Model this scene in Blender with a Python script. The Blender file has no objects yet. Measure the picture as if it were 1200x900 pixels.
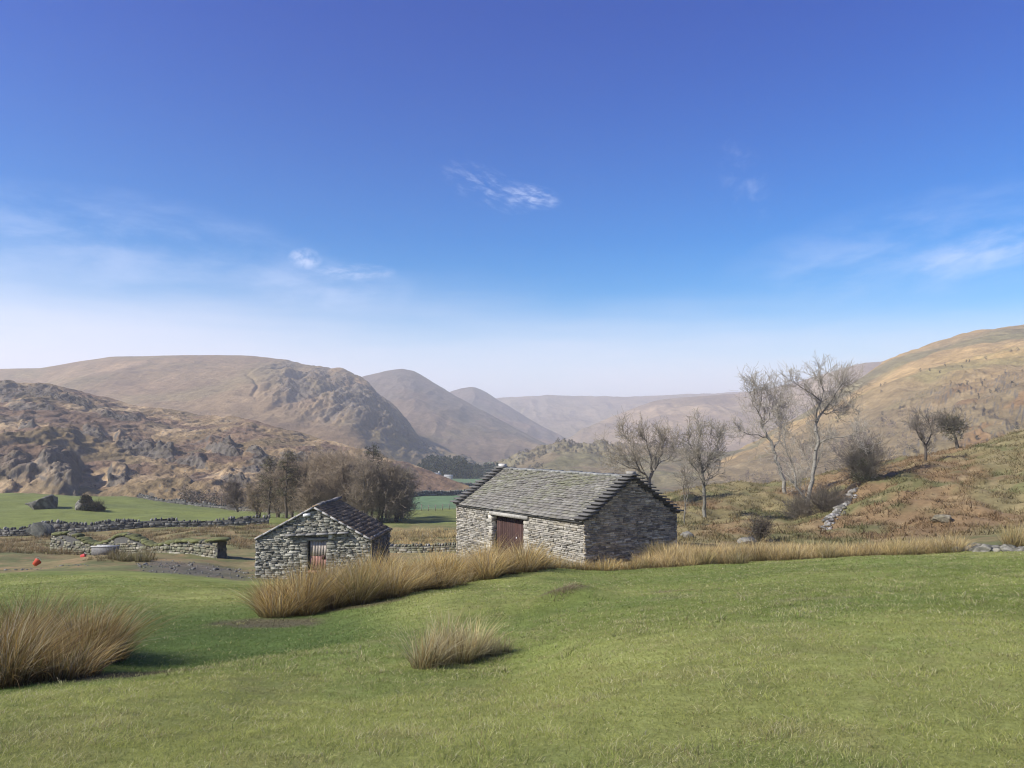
import bpy, bmesh, math, random
import numpy as np

# ------------------------------------------------------------------ camera, sky, sun, exposure
C = bpy.context.scene
F = 900.0                      # focal length in pixels of the 1200 px wide photograph
HOR = 508.5
EYE = 1.6
PITCH = math.atan((HOR - 450) / F)
cam = bpy.data.cameras.new('camera')
cam.sensor_fit = 'HORIZONTAL'; cam.sensor_width = 36.0; cam.lens = 36.0 * F / 1200.0
cam.clip_start = 0.1; cam.clip_end = 60000
camo = bpy.data.objects.new('camera', cam); C.collection.objects.link(camo)
camo.location = (0, 0, EYE); camo.rotation_euler = (math.pi / 2 + PITCH, 0, 0)
C.camera = camo

SUN_EL = 38.0
SUN_AZ = math.degrees(math.atan2(-0.90, -0.43))       # compass style: from +Y towards +X
w = bpy.data.worlds.new('World'); C.world = w; w.use_nodes = True
nt = w.node_tree; nt.nodes.clear()
def N(t, kind, **kw):
    n = t.nodes.new(kind)
    for k, v in kw.items(): setattr(n, k, v)
    return n
def setin(n, **kw):
    for k, v in kw.items(): n.inputs[k.replace('_', ' ')].default_value = v
def mth(t, op, a, b=None, c=None, clamp=False):
    n = t.nodes.new('ShaderNodeMath'); n.operation = op; n.use_clamp = clamp
    for i, x in enumerate((a, b, c)):
        if x is None: continue
        if hasattr(x, 'links'): t.links.new(x, n.inputs[i])
        else: n.inputs[i].default_value = x
    return n.outputs[0]
def mixc(t, fac, a, b, mode='MIX'):
    n = t.nodes.new('ShaderNodeMix'); n.data_type = 'RGBA'; n.blend_type = mode
    for s, x in ((n.inputs[0], fac), (n.inputs[6], a), (n.inputs[7], b)):
        if hasattr(x, 'links'): t.links.new(x, s)
        elif isinstance(x, (int, float)): s.default_value = x
        else: s.default_value = (*x, 1.0)
    return n.outputs[2]
SKY_STRENGTH = 0.110
sky = N(nt, 'ShaderNodeTexSky', sky_type='NISHITA', sun_disc=False)
sky.sun_elevation = math.radians(SUN_EL); sky.sun_rotation = math.radians(SUN_AZ)
sky.altitude = 200; sky.air_density = 1.0; sky.dust_density = 0.4; sky.ozone_density = 2.5
tc = N(nt, 'ShaderNodeTexCoord')
sep = N(nt, 'ShaderNodeSeparateXYZ'); nt.links.new(tc.outputs['Generated'], sep.inputs[0])
hs = N(nt, 'ShaderNodeHueSaturation'); setin(hs, Hue=0.501, Saturation=1.62, Value=1.0)
nt.links.new(sky.outputs[0], hs.inputs['Color'])
el = sep.outputs['Z']
# deeper blue overhead: darkens slightly with height
up = N(nt, 'ShaderNodeMapRange', interpolation_type='SMOOTHSTEP'); nt.links.new(el, up.inputs[0])
setin(up, From_Min=0.03, From_Max=0.56)
deep = mixc(nt, up.outputs[0], (1.0, 1.0, 1.0), (0.0, 0.42, 0.93))
base = mixc(nt, 1.0, hs.outputs[0], deep, 'MULTIPLY')
# haze bank low over the horizon
mp = N(nt, 'ShaderNodeMapping'); mp.inputs['Scale'].default_value = (2.0, 2.0, 14.0)
nt.links.new(tc.outputs['Generated'], mp.inputs[0])
nz = N(nt, 'ShaderNodeTexNoise'); setin(nz, Scale=1.6, Detail=5.0, Roughness=0.55)
nt.links.new(mp.outputs[0], nz.inputs['Vector'])
elw = mth(nt, 'ADD', el, mth(nt, 'MULTIPLY', mth(nt, 'SUBTRACT', nz.outputs[0], 0.5), 0.07))
elw = mth(nt, 'ADD', elw, mth(nt, 'MULTIPLY', sep.outputs['X'], 0.045))
hz = N(nt, 'ShaderNodeMapRange', interpolation_type='SMOOTHSTEP'); nt.links.new(elw, hz.inputs[0])
setin(hz, From_Min=0.05, From_Max=0.205, To_Min=0.84, To_Max=0.0)
base = mixc(nt, hz.outputs[0], base, (6.1, 6.0, 7.1))
# thin wisps of cloud, each round its own direction
def P(px, py, Y):
    d = np.array([(px - 600) / F, 1.0, (450 - py) / F])
    c, s = math.cos(PITCH), math.sin(PITCH)
    y, z = c * d[1] - s * d[2], s * d[1] + c * d[2]
    k = Y / y
    return np.array([d[0] * k, Y, EYE + z * k])
def dirv(px, py):
    v = P(px, py, 1.0) - np.array([0, 0, EYE]); return v / np.linalg.norm(v)
def wisp(col, px, py, rx, ry, tilt, scale, lo, hi, strength, stretch=3.0):
    d = dirv(px, py); right = np.cross(d, (0, 0, 1)); right /= np.linalg.norm(right); upv = np.cross(right, d)
    a = math.radians(tilt); r2 = right * math.cos(a) + upv * math.sin(a); u2 = upv * math.cos(a) - right * math.sin(a)
    def dot(v):
        n = nt.nodes.new('ShaderNodeVectorMath'); n.operation = 'DOT_PRODUCT'
        nt.links.new(tc.outputs['Generated'], n.inputs[0]); n.inputs[1].default_value = tuple(v); return n.outputs['Value']
    x, y = dot(r2), dot(u2)
    q = mth(nt, 'ADD', mth(nt, 'POWER', mth(nt, 'ABSOLUTE', mth(nt, 'DIVIDE', x, rx / F)), 2.0),
            mth(nt, 'POWER', mth(nt, 'ABSOLUTE', mth(nt, 'DIVIDE', y, ry / F)), 2.0))
    env = mth(nt, 'SUBTRACT', 1.0, q, clamp=True)
    front = mth(nt, 'GREATER_THAN', dot(d), 0.3)
    cmb = nt.nodes.new('ShaderNodeCombineXYZ')
    nt.links.new(x, cmb.inputs[0]); nt.links.new(mth(nt, 'MULTIPLY', y, stretch), cmb.inputs[1])
    n = N(nt, 'ShaderNodeTexNoise'); setin(n, Scale=scale, Detail=8.0, Roughness=0.62, Distortion=0.25)
    nt.links.new(cmb.outputs[0], n.inputs['Vector'])
    m = N(nt, 'ShaderNodeMapRange', interpolation_type='SMOOTHSTEP'); nt.links.new(n.outputs[0], m.inputs[0])
    setin(m, From_Min=lo, From_Max=hi)
    f = mth(nt, 'MULTIPLY', mth(nt, 'MULTIPLY', m.outputs[0], env), mth(nt, 'MULTIPLY', front, strength))
    return mixc(nt, f, col, (6.2, 6.6, 8.2))
base = wisp(base, 572, 220, 60, 24, -22, 42, 0.44, 0.74, 0.28)
base = wisp(base, 622, 230, 38, 15, -10, 52, 0.38, 0.68, 0.42)
base = wisp(base, 872, 210, 26, 55, 20, 34, 0.44, 0.76, 0.16, 1.2)
base = wisp(base, 358, 303, 20, 13, 0, 46, 0.34, 0.66, 0.55, 1.2)
base = wisp(base, 415, 319, 50, 11, 3, 34, 0.40, 0.70, 0.32)
base = wisp(base, 380, 336, 110, 36, 0, 14, 0.34, 0.74, 0.24)
base = wisp(base, 1150, 296, 75, 24, 12, 20, 0.34, 0.72, 0.36)
base = wisp(base, 120, 285, 240, 60, 0, 7, 0.36, 0.74, 0.26)
base = wisp(base, 1090, 290, 220, 60, 5, 7, 0.36, 0.74, 0.26)
bg = N(nt, 'ShaderNodeBackground'); bg.inputs[1].default_value = SKY_STRENGTH
nt.links.new(base, bg.inputs[0])
wo = N(nt, 'ShaderNodeOutputWorld'); nt.links.new(bg.outputs[0], wo.inputs[0])

sun = bpy.data.lights.new('sun', 'SUN'); sun.energy = 5.0; sun.angle = math.radians(0.53); sun.color = (1.0, 0.95, 0.87)
suno = bpy.data.objects.new('sun', sun); C.collection.objects.link(suno)
az = math.radians(SUN_AZ); ce = math.cos(math.radians(SUN_EL))
SUNV = np.array([math.sin(az) * ce, math.cos(az) * ce, math.sin(math.radians(SUN_EL))])
from mathutils import Vector, Matrix
suno.rotation_euler = Vector(SUNV).to_track_quat('Z', 'Y').to_euler(); suno.location = (-40, -20, 60)
C.view_settings.view_transform = 'Standard'; C.view_settings.look = 'None'
C.view_settings.exposure = 0.55; C.view_settings.gamma = 1.0; C.view_settings.use_curve_mapping = False
C.cycles.use_denoising = True; C.cycles.use_adaptive_sampling = False; C.cycles.filter_width = 1.1; C.cycles.denoising_prefilter = 'ACCURATE'
C.cycles.max_bounces = 6; C.cycles.diffuse_bounces = 3; C.cycles.volume_bounces = 2; C.cycles.transmission_bounces = 3
C.cycles.sample_clamp_indirect = 4.0

# ------------------------------------------------------------------ helpers
R = np.random.default_rng(7)
def perlin(x, y, seed=0):
    x = np.asarray(x, float); y = np.asarray(y, float)
    xi = np.floor(x).astype(np.int64); yi = np.floor(y).astype(np.int64); fx = x - xi; fy = y - yi
    def g(ix, iy, dx, dy):
        h = (ix * 374761393 + iy * 668265263 + seed * 974634777) & 0xFFFFFFFF
        h = ((h ^ (h >> 13)) * 1274126177) & 0xFFFFFFFF
        a = ((h ^ (h >> 16)) & 0xFFFF) / 65536.0 * 2 * np.pi
        return np.cos(a) * dx + np.sin(a) * dy
    u = fx * fx * fx * (fx * (fx * 6 - 15) + 10); v = fy * fy * fy * (fy * (fy * 6 - 15) + 10)
    a = g(xi, yi, fx, fy); b = g(xi + 1, yi, fx - 1, fy); c = g(xi, yi + 1, fx, fy - 1); d = g(xi + 1, yi + 1, fx - 1, fy - 1)
    return ((a + (b - a) * u) * (1 - v) + (c + (d - c) * u) * v) * 1.45
def fbm(x, y, oct=5, seed=0, gain=0.5):
    s = 0.0; a = 1.0
    for o in range(oct):
        s = s + a * perlin(x * 2 ** o + 17.3 * o, y * 2 ** o - 9.1 * o, seed + o); a *= gain
    return s
def sstep(a, b, x):
    t = np.clip((np.asarray(x, float) - a) / (b - a), 0, 1); return t * t * (3 - 2 * t)
def mixv(a, b, m): return a + (b - a) * m[..., None]

def mk(name, V, faces, mat=None, parent=None, col=None, smooth=False):
    """one mesh object from an (n,3) array and a list of face index arrays; col = per-vertex colour"""
    V = np.ascontiguousarray(V, np.float32)
    faces = [np.asarray(f, np.int32) for f in faces if len(f)]
    me = bpy.data.meshes.new(name)
    me.vertices.add(len(V)); me.vertices.foreach_set('co', V.ravel())
    loops = np.concatenate([f.ravel() for f in faces])
    tot = np.concatenate([np.full(len(f), f.shape[1], np.int32) for f in faces])
    start = np.concatenate([[0], np.cumsum(tot)[:-1]]).astype(np.int32)
    me.loops.add(len(loops)); me.loops.foreach_set('vertex_index', loops)
    me.polygons.add(len(tot)); me.polygons.foreach_set('loop_start', start); me.polygons.foreach_set('loop_total', tot)
    if smooth: me.polygons.foreach_set('use_smooth', np.ones(len(tot), bool))
    me.update(calc_edges=True); me.validate()
    if col is not None:
        at = me.color_attributes.new('col', 'FLOAT_COLOR', 'POINT')
        c4 = np.ones((len(V), 4), np.float32); c4[:, :3] = col
        at.data.foreach_set('color', c4.ravel())
    if mat: me.materials.append(mat)
    o = bpy.data.objects.new(name, me); C.collection.objects.link(o)
    if parent is not None: o.parent = parent
    return o
def tag(o, label, cat=None, group=None, kind=None):
    o['label'] = label
    if cat: o['category'] = cat
    if group: o['group'] = group
    if kind: o['kind'] = kind
    return o
def thing(name, label, cat, loc=(0, 0, 0), rz=0.0, group=None):
    o = bpy.data.objects.new(name, None); C.collection.objects.link(o)
    o.location = tuple(loc); o.rotation_euler = (0, 0, rz); o.empty_display_size = 0.3
    return tag(o, label, cat, group)

class Geo:
    """collects vertices, faces and colours for one mesh"""
    def __init__(s): s.V = []; s.F = {3: [], 4: []}; s.C = []; s.n = 0
    def add(s, V, faces, col):
        V = np.asarray(V, float).reshape(-1, 3)
        for f in faces:
            f = np.asarray(f)
            if len(f): s.F[f.shape[1]].append(f + s.n)
        c = np.asarray(col, float)
        if c.ndim == 1: c = np.tile(c, (len(V), 1))
        s.V.append(V); s.C.append(c); s.n += len(V)
    def build(s, name, mat, parent=None, smooth=False):
        fs = [np.concatenate(s.F[k]) for k in (3, 4) if s.F[k]]
        return mk(name, np.concatenate(s.V), fs, mat, parent, np.concatenate(s.C), smooth)
BOXF = np.array([[0, 3, 2, 1], [4, 5, 6, 7], [0, 1, 5, 4], [1, 2, 6, 5], [2, 3, 7, 6], [3, 0, 4, 7]])
def boxes(g, c, ax, ay, az_, col):
    """boxes: centres c (n,3), half axes ax, ay, az_ (n,3) or (3,), colours (n,3)"""
    c = np.atleast_2d(c); n = len(c)
    ax, ay, az_ = [np.broadcast_to(np.asarray(a, float), (n, 3)) for a in (ax, ay, az_)]
    sg = [(-1, -1, -1), (1, -1, -1), (1, 1, -1), (-1, 1, -1), (-1, -1, 1), (1, -1, 1), (1, 1, 1), (-1, 1, 1)]
    V = np.stack([c + a * ax + b * ay + d * az_ for a, b, d in sg], 1)
    Fc = (np.arange(n)[:, None, None] * 8 + BOXF[None]).reshape(-1, 4)
    col = np.broadcast_to(np.asarray(col, float), (n, 3))
    g.add(V, [Fc], np.repeat(col, 8, 0))

# ---- materials
def attr_mat(name, rough=0.9, fine=None, bump=None, translucent=0.0, vary=0.25, coord='Object', spec=0.2):
    m = bpy.data.materials.new(name); m.use_nodes = True; t = m.node_tree; t.nodes.clear()
    at = N(t, 'ShaderNodeAttribute', attribute_name='col'); c = at.outputs['Color']
    tcn = N(t, 'ShaderNodeTexCoord'); vec = tcn.outputs[coord]
    b = N(t, 'ShaderNodeBsdfPrincipled'); setin(b, Roughness=rough); b.inputs['Specular IOR Level'].default_value = spec
    if fine:
        acc = None
        for sc in (fine if isinstance(fine, (tuple, list)) else (fine,)):
            n = N(t, 'ShaderNodeTexNoise'); setin(n, Scale=sc, Detail=6.0, Roughness=0.65); t.links.new(vec, n.inputs['Vector'])
            mr = N(t, 'ShaderNodeMapRange'); t.links.new(n.outputs[0], mr.inputs[0]); setin(mr, From_Min=0.3, From_Max=0.7, To_Min=1 - vary, To_Max=1 + vary)
            acc = mr.outputs[0] if acc is None else mth(t, 'MULTIPLY', acc, mr.outputs[0])
        sc_ = N(t, 'ShaderNodeVectorMath', operation='SCALE'); t.links.new(c, sc_.inputs[0]); t.links.new(acc, sc_.inputs['Scale']); c = sc_.outputs[0]
    t.links.new(c, b.inputs['Base Color'])
    if bump:
        n = N(t, 'ShaderNodeTexNoise'); setin(n, Scale=bump[0], Detail=8.0, Roughness=0.7); t.links.new(vec, n.inputs['Vector'])
        bp = N(t, 'ShaderNodeBump'); setin(bp, Strength=bump[1], Distance=bump[2]); t.links.new(n.outputs[0], bp.inputs['Height'])
        t.links.new(bp.outputs[0], b.inputs['Normal'])
    out = N(t, 'ShaderNodeOutputMaterial')
    if translucent:
        tr = N(t, 'ShaderNodeBsdfTranslucent'); t.links.new(c, tr.inputs[0])
        mx = N(t, 'ShaderNodeMixShader'); mx.inputs[0].default_value = translucent
        t.links.new(b.outputs[0], mx.inputs[1]); t.links.new(tr.outputs[0], mx.inputs[2]); t.links.new(mx.outputs[0], out.inputs[0])
    else: t.links.new(b.outputs[0], out.inputs[0])
    return m
M_ground = attr_mat('ground_turf', 0.95, (0.35, 3.0, 25.0), (18.0, 0.6, 0.03), vary=0.22, spec=0.1)
M_hill_near = attr_mat('hill_rough_grass', 0.95, (0.025, 0.12, 0.5), (0.35, 0.9, 1.2), vary=0.25, spec=0.1)
M_hill_far = attr_mat('hill_heather', 0.95, (0.006, 0.03, 0.12), (0.08, 0.8, 4.0), vary=0.2, spec=0.1)
M_blade = attr_mat('dry_blades', 0.75, translucent=0.4, spec=0.2)
M_grass = attr_mat('grass_blades', 0.7, translucent=0.5, spec=0.25)
M_stone = attr_mat('wall_stone', 0.85, (6.0, 30.0), (22.0, 0.7, 0.02), vary=0.28)
M_slate = attr_mat('slate', 0.9, (4.0, 22.0), (14.0, 0.5, 0.01), vary=0.2, spec=0.08)
M_bark = attr_mat('bark', 0.9, (9.0,), (20.0, 0.6, 0.02), vary=0.2)
M_twig = attr_mat('twig', 0.9, spec=0.1)
M_leaf = attr_mat('needles', 0.8, translucent=0.2, spec=0.15)
M_wood = attr_mat('painted_boards', 0.75, (5.0, 40.0), (60.0, 0.4, 0.004), vary=0.22)
M_rock = attr_mat('boulder_rock', 0.9, (1.0, 6.0), (5.0, 0.9, 0.08), vary=0.3)
M_metal = attr_mat('galvanised', 0.45, (8.0,), vary=0.15, spec=0.5)
M_plastic = attr_mat('coloured_plastic', 0.4, spec=0.4)

# ------------------------------------------------------------------ ground
CP = []   # control points (x, y, z)
def gp(px, py, Y): CP.append(P(px, py, Y))
def gz_at(px, Y, z): CP.append(np.array([(px - 600) / F * Y, Y, z]))
for px, Y in ((-400, 3.3), (0, 3.6), (300, 3.65), (600, 3.7), (900, 3.75), (1200, 3.72), (1600, 3.6)): gp(px, 900, Y)
for x, y, z in ((0, -5, .45), (-5, -4, .2), (5, -4, .7), (0, 0, .1), (-3, 0, -.1), (3, 0, .3), (-7, 3, -.7), (7, 3, .25), (12, 8, .3)): CP.append(np.array([x, y, z], float))
for a in [(0, 800, 10), (-150, 800, 10), (300, 800, 8.0), (600, 800, 8.6), (900, 765, 6.8), (1200, 765, 6.3), (900, 700, 12.5), (1200, 700, 11), (1200, 665, 18.5),
          (1200, 646, 27), (1100, 649, 27), (1000, 652, 27.5), (900, 658, 28), (820, 663, 28.5), (740, 668, 29.5), (700, 720, 13), (700, 780, 7.6), (700, 695, 19),
          (500, 692, 21), (500, 787, 9.4), (500, 740, 13.2), (320, 717, 18), (320, 765, 12), (320, 820, 7.5), (150, 790, 10), (150, 742, 15), (150, 687, 28),
          (0, 735, 15), (0, 692, 26), (0, 674, 34), (230, 682, 32), (300, 681, 38), (295, 678, 40.5), (440, 676, 40), (400, 690, 27), (560, 668, 30), (640, 665, 28),
          (683, 669, 34), (795, 641, 38), (530, 660, 43), (640, 650, 46),
          (230, 661, 46), (44, 664, 45), (110, 652, 52), (265, 660, 50), (100, 655, 56), (0, 645, 62), (250, 640, 66), (0, 630, 95), (150, 625, 95), (320, 616, 100), (-200, 632, 95),
          (0, 579, 200), (150, 582, 200), (320, 601, 180), (-250, 578, 200), (150, 600, 140), (300, 605, 130),
          (490, 648, 60), (490, 632, 75), (490, 605, 140), (490, 598, 170), (490, 571, 400), (490, 560, 700), (400, 612, 120), (650, 640, 60), (650, 605, 130),
          (850, 634, 42), (960, 601, 68), (825, 607, 64), (930, 577, 84), (1000, 560, 88), (1086, 543, 78), (1120, 530, 91), (1200, 600, 50), (1200, 506, 96), (1200, 540, 70), (850, 567, 100), (760, 590, 75),
          (1000, 545, 104), (1300, 570, 50), (1300, 490, 95), (1000, 600, 56), (1100, 575, 58), (1010, 567, 70)]: gp(*a)
for a in [(1000, 36, -3.9), (1100, 36, -3.5), (1200, 36, -3.1), (900, 38, -4.2), (1100, 45, -3.9), (900, 50, -4.7), (1000, 50, -4.2), (1200, 140, -2), (1000, 150, -11), (850, 160, -15), (1200, 250, -12), (1000, 400, -34),
          (0, 260, -22), (300, 260, -24), (0, 500, -42), (300, 500, -40), (1200, 600, -40), (800, 400, -30), (650, 300, -22), (490, 250, -19)]: gz_at(*a)
for px in (-300, 200, 600, 1000, 1500):
    for Y, z in ((1000, -46), (2500, -50), (6000, -50)): gz_at(px, Y, z)
CP = np.array(CP)
def warp(x, y): return np.stack([2.6 * x / (y + 8.0), np.log(y + 8.0)], -1)
CPW = warp(CP[:, 0], CP[:, 1])
EPS = 0.09
def kern(d2): return np.sqrt(d2 + EPS * EPS)
_d2 = ((CPW[:, None] - CPW[None]) ** 2).sum(-1)
_A = np.zeros((len(CP) + 3,) * 2); n_ = len(CP)
_A[:n_, :n_] = kern(_d2) - np.eye(n_) * 0.004; _A[:n_, n_] = 1; _A[:n_, n_ + 1:] = CPW; _A[n_:, :n_] = _A[:n_, n_:].T
_W = np.linalg.solve(_A, np.concatenate([CP[:, 2], np.zeros(3)]))
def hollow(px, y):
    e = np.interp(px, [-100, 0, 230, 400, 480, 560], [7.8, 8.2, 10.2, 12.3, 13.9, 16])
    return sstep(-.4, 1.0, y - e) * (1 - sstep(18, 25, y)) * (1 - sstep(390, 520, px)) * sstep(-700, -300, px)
def ground_z(x, y):
    x = np.asarray(x, float); y = np.maximum(np.asarray(y, float), -7.0)
    shp = x.shape; x = x.ravel(); y = y.ravel(); out = np.zeros(len(x))
    for i in range(0, len(x), 40000):
        q = warp(x[i:i + 40000], y[i:i + 40000])
        d2 = ((q[:, None] - CPW[None]) ** 2).sum(-1)
        out[i:i + 40000] = kern(d2) @ _W[:n_] + _W[n_] + q @ _W[n_ + 1:]
    far = sstep(25, 120, y)
    out += 0.10 * fbm(x / 5.0, y / 5.0, 4, 3) * sstep(6, 20, y) + far * 0.35 * fbm(x / 14.0, y / 14.0, 4, 9)
    rough = sstep(40, 52, y) * (1 - sstep(110, 160, y)) * sstep(0.02, 0.2, x / np.maximum(y, 1))
    out += rough * 0.45 * fbm(x / 3.2, y / 3.2, 4, 21)
    hp = 600 + F * x / np.maximum(y, .5); he = np.interp(hp, [0, 230, 400, 480, 560], [8.2, 10.2, 12.3, 13.9, 16])
    out -= .16 * sstep(-.5, 2.2, y - he) * (1 - sstep(15, 24, y)) * (1 - sstep(390, 520, hp)) * sstep(120, 230, hp)
    # small grassy bank with a bare lip in the middle of the pasture
    bx, by = (672 - 600) / F * 16.2, 16.2
    dx, dy = x - bx, y - by
    out += 0.34 * np.exp(-((dx * .94 + dy * .34) / 0.9) ** 2 - ((dy * .94 - dx * .34) / 0.55) ** 2)
    return out.reshape(shp)
NU, NV = 560, 640
gu = np.linspace(-1.35, 1.35, NU) ; gv = np.linspace(math.log(1.6), math.log(6200), NV)
UU, VV = np.meshgrid(gu, gv)
GY = np.exp(VV) - 8.0; GX = UU * (GY + 8.0)
GZ = ground_z(GX, GY)
def gzi(x, y):
    """height of the built ground sheet (bilinear)"""
    x = np.asarray(x, float); y = np.asarray(y, float)
    u = (x / (y + 8) - gu[0]) / (gu[1] - gu[0]); v = (np.log(y + 8) - gv[0]) / (gv[1] - gv[0])
    i = np.clip(u.astype(int), 0, NU - 2); j = np.clip(v.astype(int), 0, NV - 2); a = u - i; b = v - j
    return (GZ[j, i] * (1 - a) + GZ[j, i + 1] * a) * (1 - b) + (GZ[j + 1, i] * (1 - a) + GZ[j + 1, i + 1] * a) * b
def at(px, Y, dz=0.0):
    x = (px - 600) / F * Y; return np.array([x, Y, float(gzi(x, Y)) + dz])
def rngi(*a): return np.interp(*a)
# ground cover by region (regions are areas of land: px is only a bearing from the viewpoint)
def zones(x, y):
    """returns lawn, rush, slope, yard, field masks on land"""
    px = 600 + F * x / np.maximum(y, 0.5); n1 = fbm(x / 6, y / 6, 4, 31); n2 = fbm(x / 1.7, y / 1.7, 3, 33)
    edge = np.interp(px, [0, 230, 300, 450, 650, 740, 900, 1200], [36, 37, 37.5, 36, 31, 30, 29, 28.2]) + 1.2 * n1
    lawn = 1 - sstep(-.8, .8, y - edge)
    slope = sstep(38, 44, y + 2 * n1) * sstep(690, 760, px + 25 * n1)
    yard = np.exp(-((px - 232) / 62.0) ** 6) * sstep(37, 38.5, y + .6 * n2) * (1 - sstep(45, 47.5, y + n2))
    field = sstep(98, 104, y + 2 * n2) * (1 - sstep(420, 450, px))
    return px, lawn, slope, yard, field, n1, n2
def ground_col(x, y):
    px, lawn, slope, yard, field, n1, n2 = zones(x, y)
    n0 = fbm(x / 16, y / 16, 4, 41); n3 = fbm(x / .5, y / .5, 3, 43)
    c = np.empty(x.shape + (3,)); c[:] = (0.20, 0.165, 0.075)                      # rough pale grass
    c = mixv(c, np.array([0.13, 0.135, 0.055]), sstep(-.2, .4, n1 + .4 * n2))
    c = mixv(c, np.array([0.26, 0.18, 0.09]), .8 * sstep(.05, .5, n2 - .3 * n1))
    # bracken slope
    s = np.empty_like(c); s[:] = (0.205, 0.170, 0.080)
    br = sstep(-.25, .35, fbm(x / 11, y / 9, 4, 51) + .9 * sstep(905, 990, px) * (1 - sstep(1090, 1180, px)) - .25)
    s = mixv(s, np.array([0.207, 0.136, 0.070]), br * .9)
    s = mixv(s, np.array([0.120, 0.125, 0.050]), sstep(.15, .5, fbm(x / 7, y / 7, 4, 53)) * .8)
    s = mixv(s, np.array([0.30, 0.23, 0.12]), sstep(.25, .6, n2) * .55)
    c = mixv(c, s, slope)
    f = np.empty_like(c); f[:] = (0.160, 0.180, 0.050)
    f = mixv(f, np.array([0.145, 0.165, 0.055]), sstep(-.3, .5, n0 + .3 * n2) * .7)
    c = mixv(c, f, field)
    # low fields in the valley bottom
    val = sstep(95, 112, y) * sstep(420, 440, px) * (1 - sstep(640, 760, px))
    c = mixv(c, np.array([0.150, 0.165, 0.050]), val)
    c = mixv(c, np.array([0.115, 0.175, 0.085]), val * sstep(168, 176, y))
    c = mixv(c, np.array([0.14, 0.12, 0.065]), sstep(170, 260, y) * (1 - val))
    l = np.empty_like(c); l[:] = (0.162, 0.192, 0.048)
    l = mixv(l, np.array([0.240, 0.255, 0.076]), sstep(-.4, .5, n0 + .5 * n1))
    l = mixv(l, np.array([0.128, 0.170, 0.043]), sstep(.05, .45, fbm(x / 4, y / 4, 3, 61)) * .5)
    l = mixv(l, np.array([0.24, 0.22, 0.09]), sstep(.2, .6, n3 + .5 * n2) * .35)
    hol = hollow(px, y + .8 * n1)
    l = mixv(l, np.array([0.074, 0.116, 0.030]), hol * .8)  # lusher, less strawy grass, with the hollow's slope shade put into its colour
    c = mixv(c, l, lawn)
    c = mixv(c, np.array([0.115, 0.102, 0.085]), yard * (.75 + .25 * np.tanh(n3)))
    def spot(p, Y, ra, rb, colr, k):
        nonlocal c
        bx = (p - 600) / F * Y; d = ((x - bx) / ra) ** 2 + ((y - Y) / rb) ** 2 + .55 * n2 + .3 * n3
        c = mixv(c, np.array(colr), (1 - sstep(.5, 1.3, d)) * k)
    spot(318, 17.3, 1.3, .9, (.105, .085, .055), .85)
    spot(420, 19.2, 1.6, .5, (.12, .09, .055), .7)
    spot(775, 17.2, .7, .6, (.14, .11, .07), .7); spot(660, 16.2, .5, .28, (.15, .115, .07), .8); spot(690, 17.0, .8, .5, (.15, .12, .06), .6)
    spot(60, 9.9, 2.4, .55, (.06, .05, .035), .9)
    spot(950, 11.8, .7, .4, (.20, .18, .10), .5); spot(790, 14.5, .6, .4, (.19, .17, .09), .4)
    return c
gf = (np.arange(NV - 1)[:, None] * NU + np.arange(NU - 1)[None]).ravel()
GF = np.stack([gf, gf + 1, gf + NU + 1, gf + NU], 1)
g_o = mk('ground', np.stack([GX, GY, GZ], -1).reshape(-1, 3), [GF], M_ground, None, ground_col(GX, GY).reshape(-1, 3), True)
tag(g_o, 'rolling green pasture falling towards the stone barns and valley floor', 'ground', None, 'structure')

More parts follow.
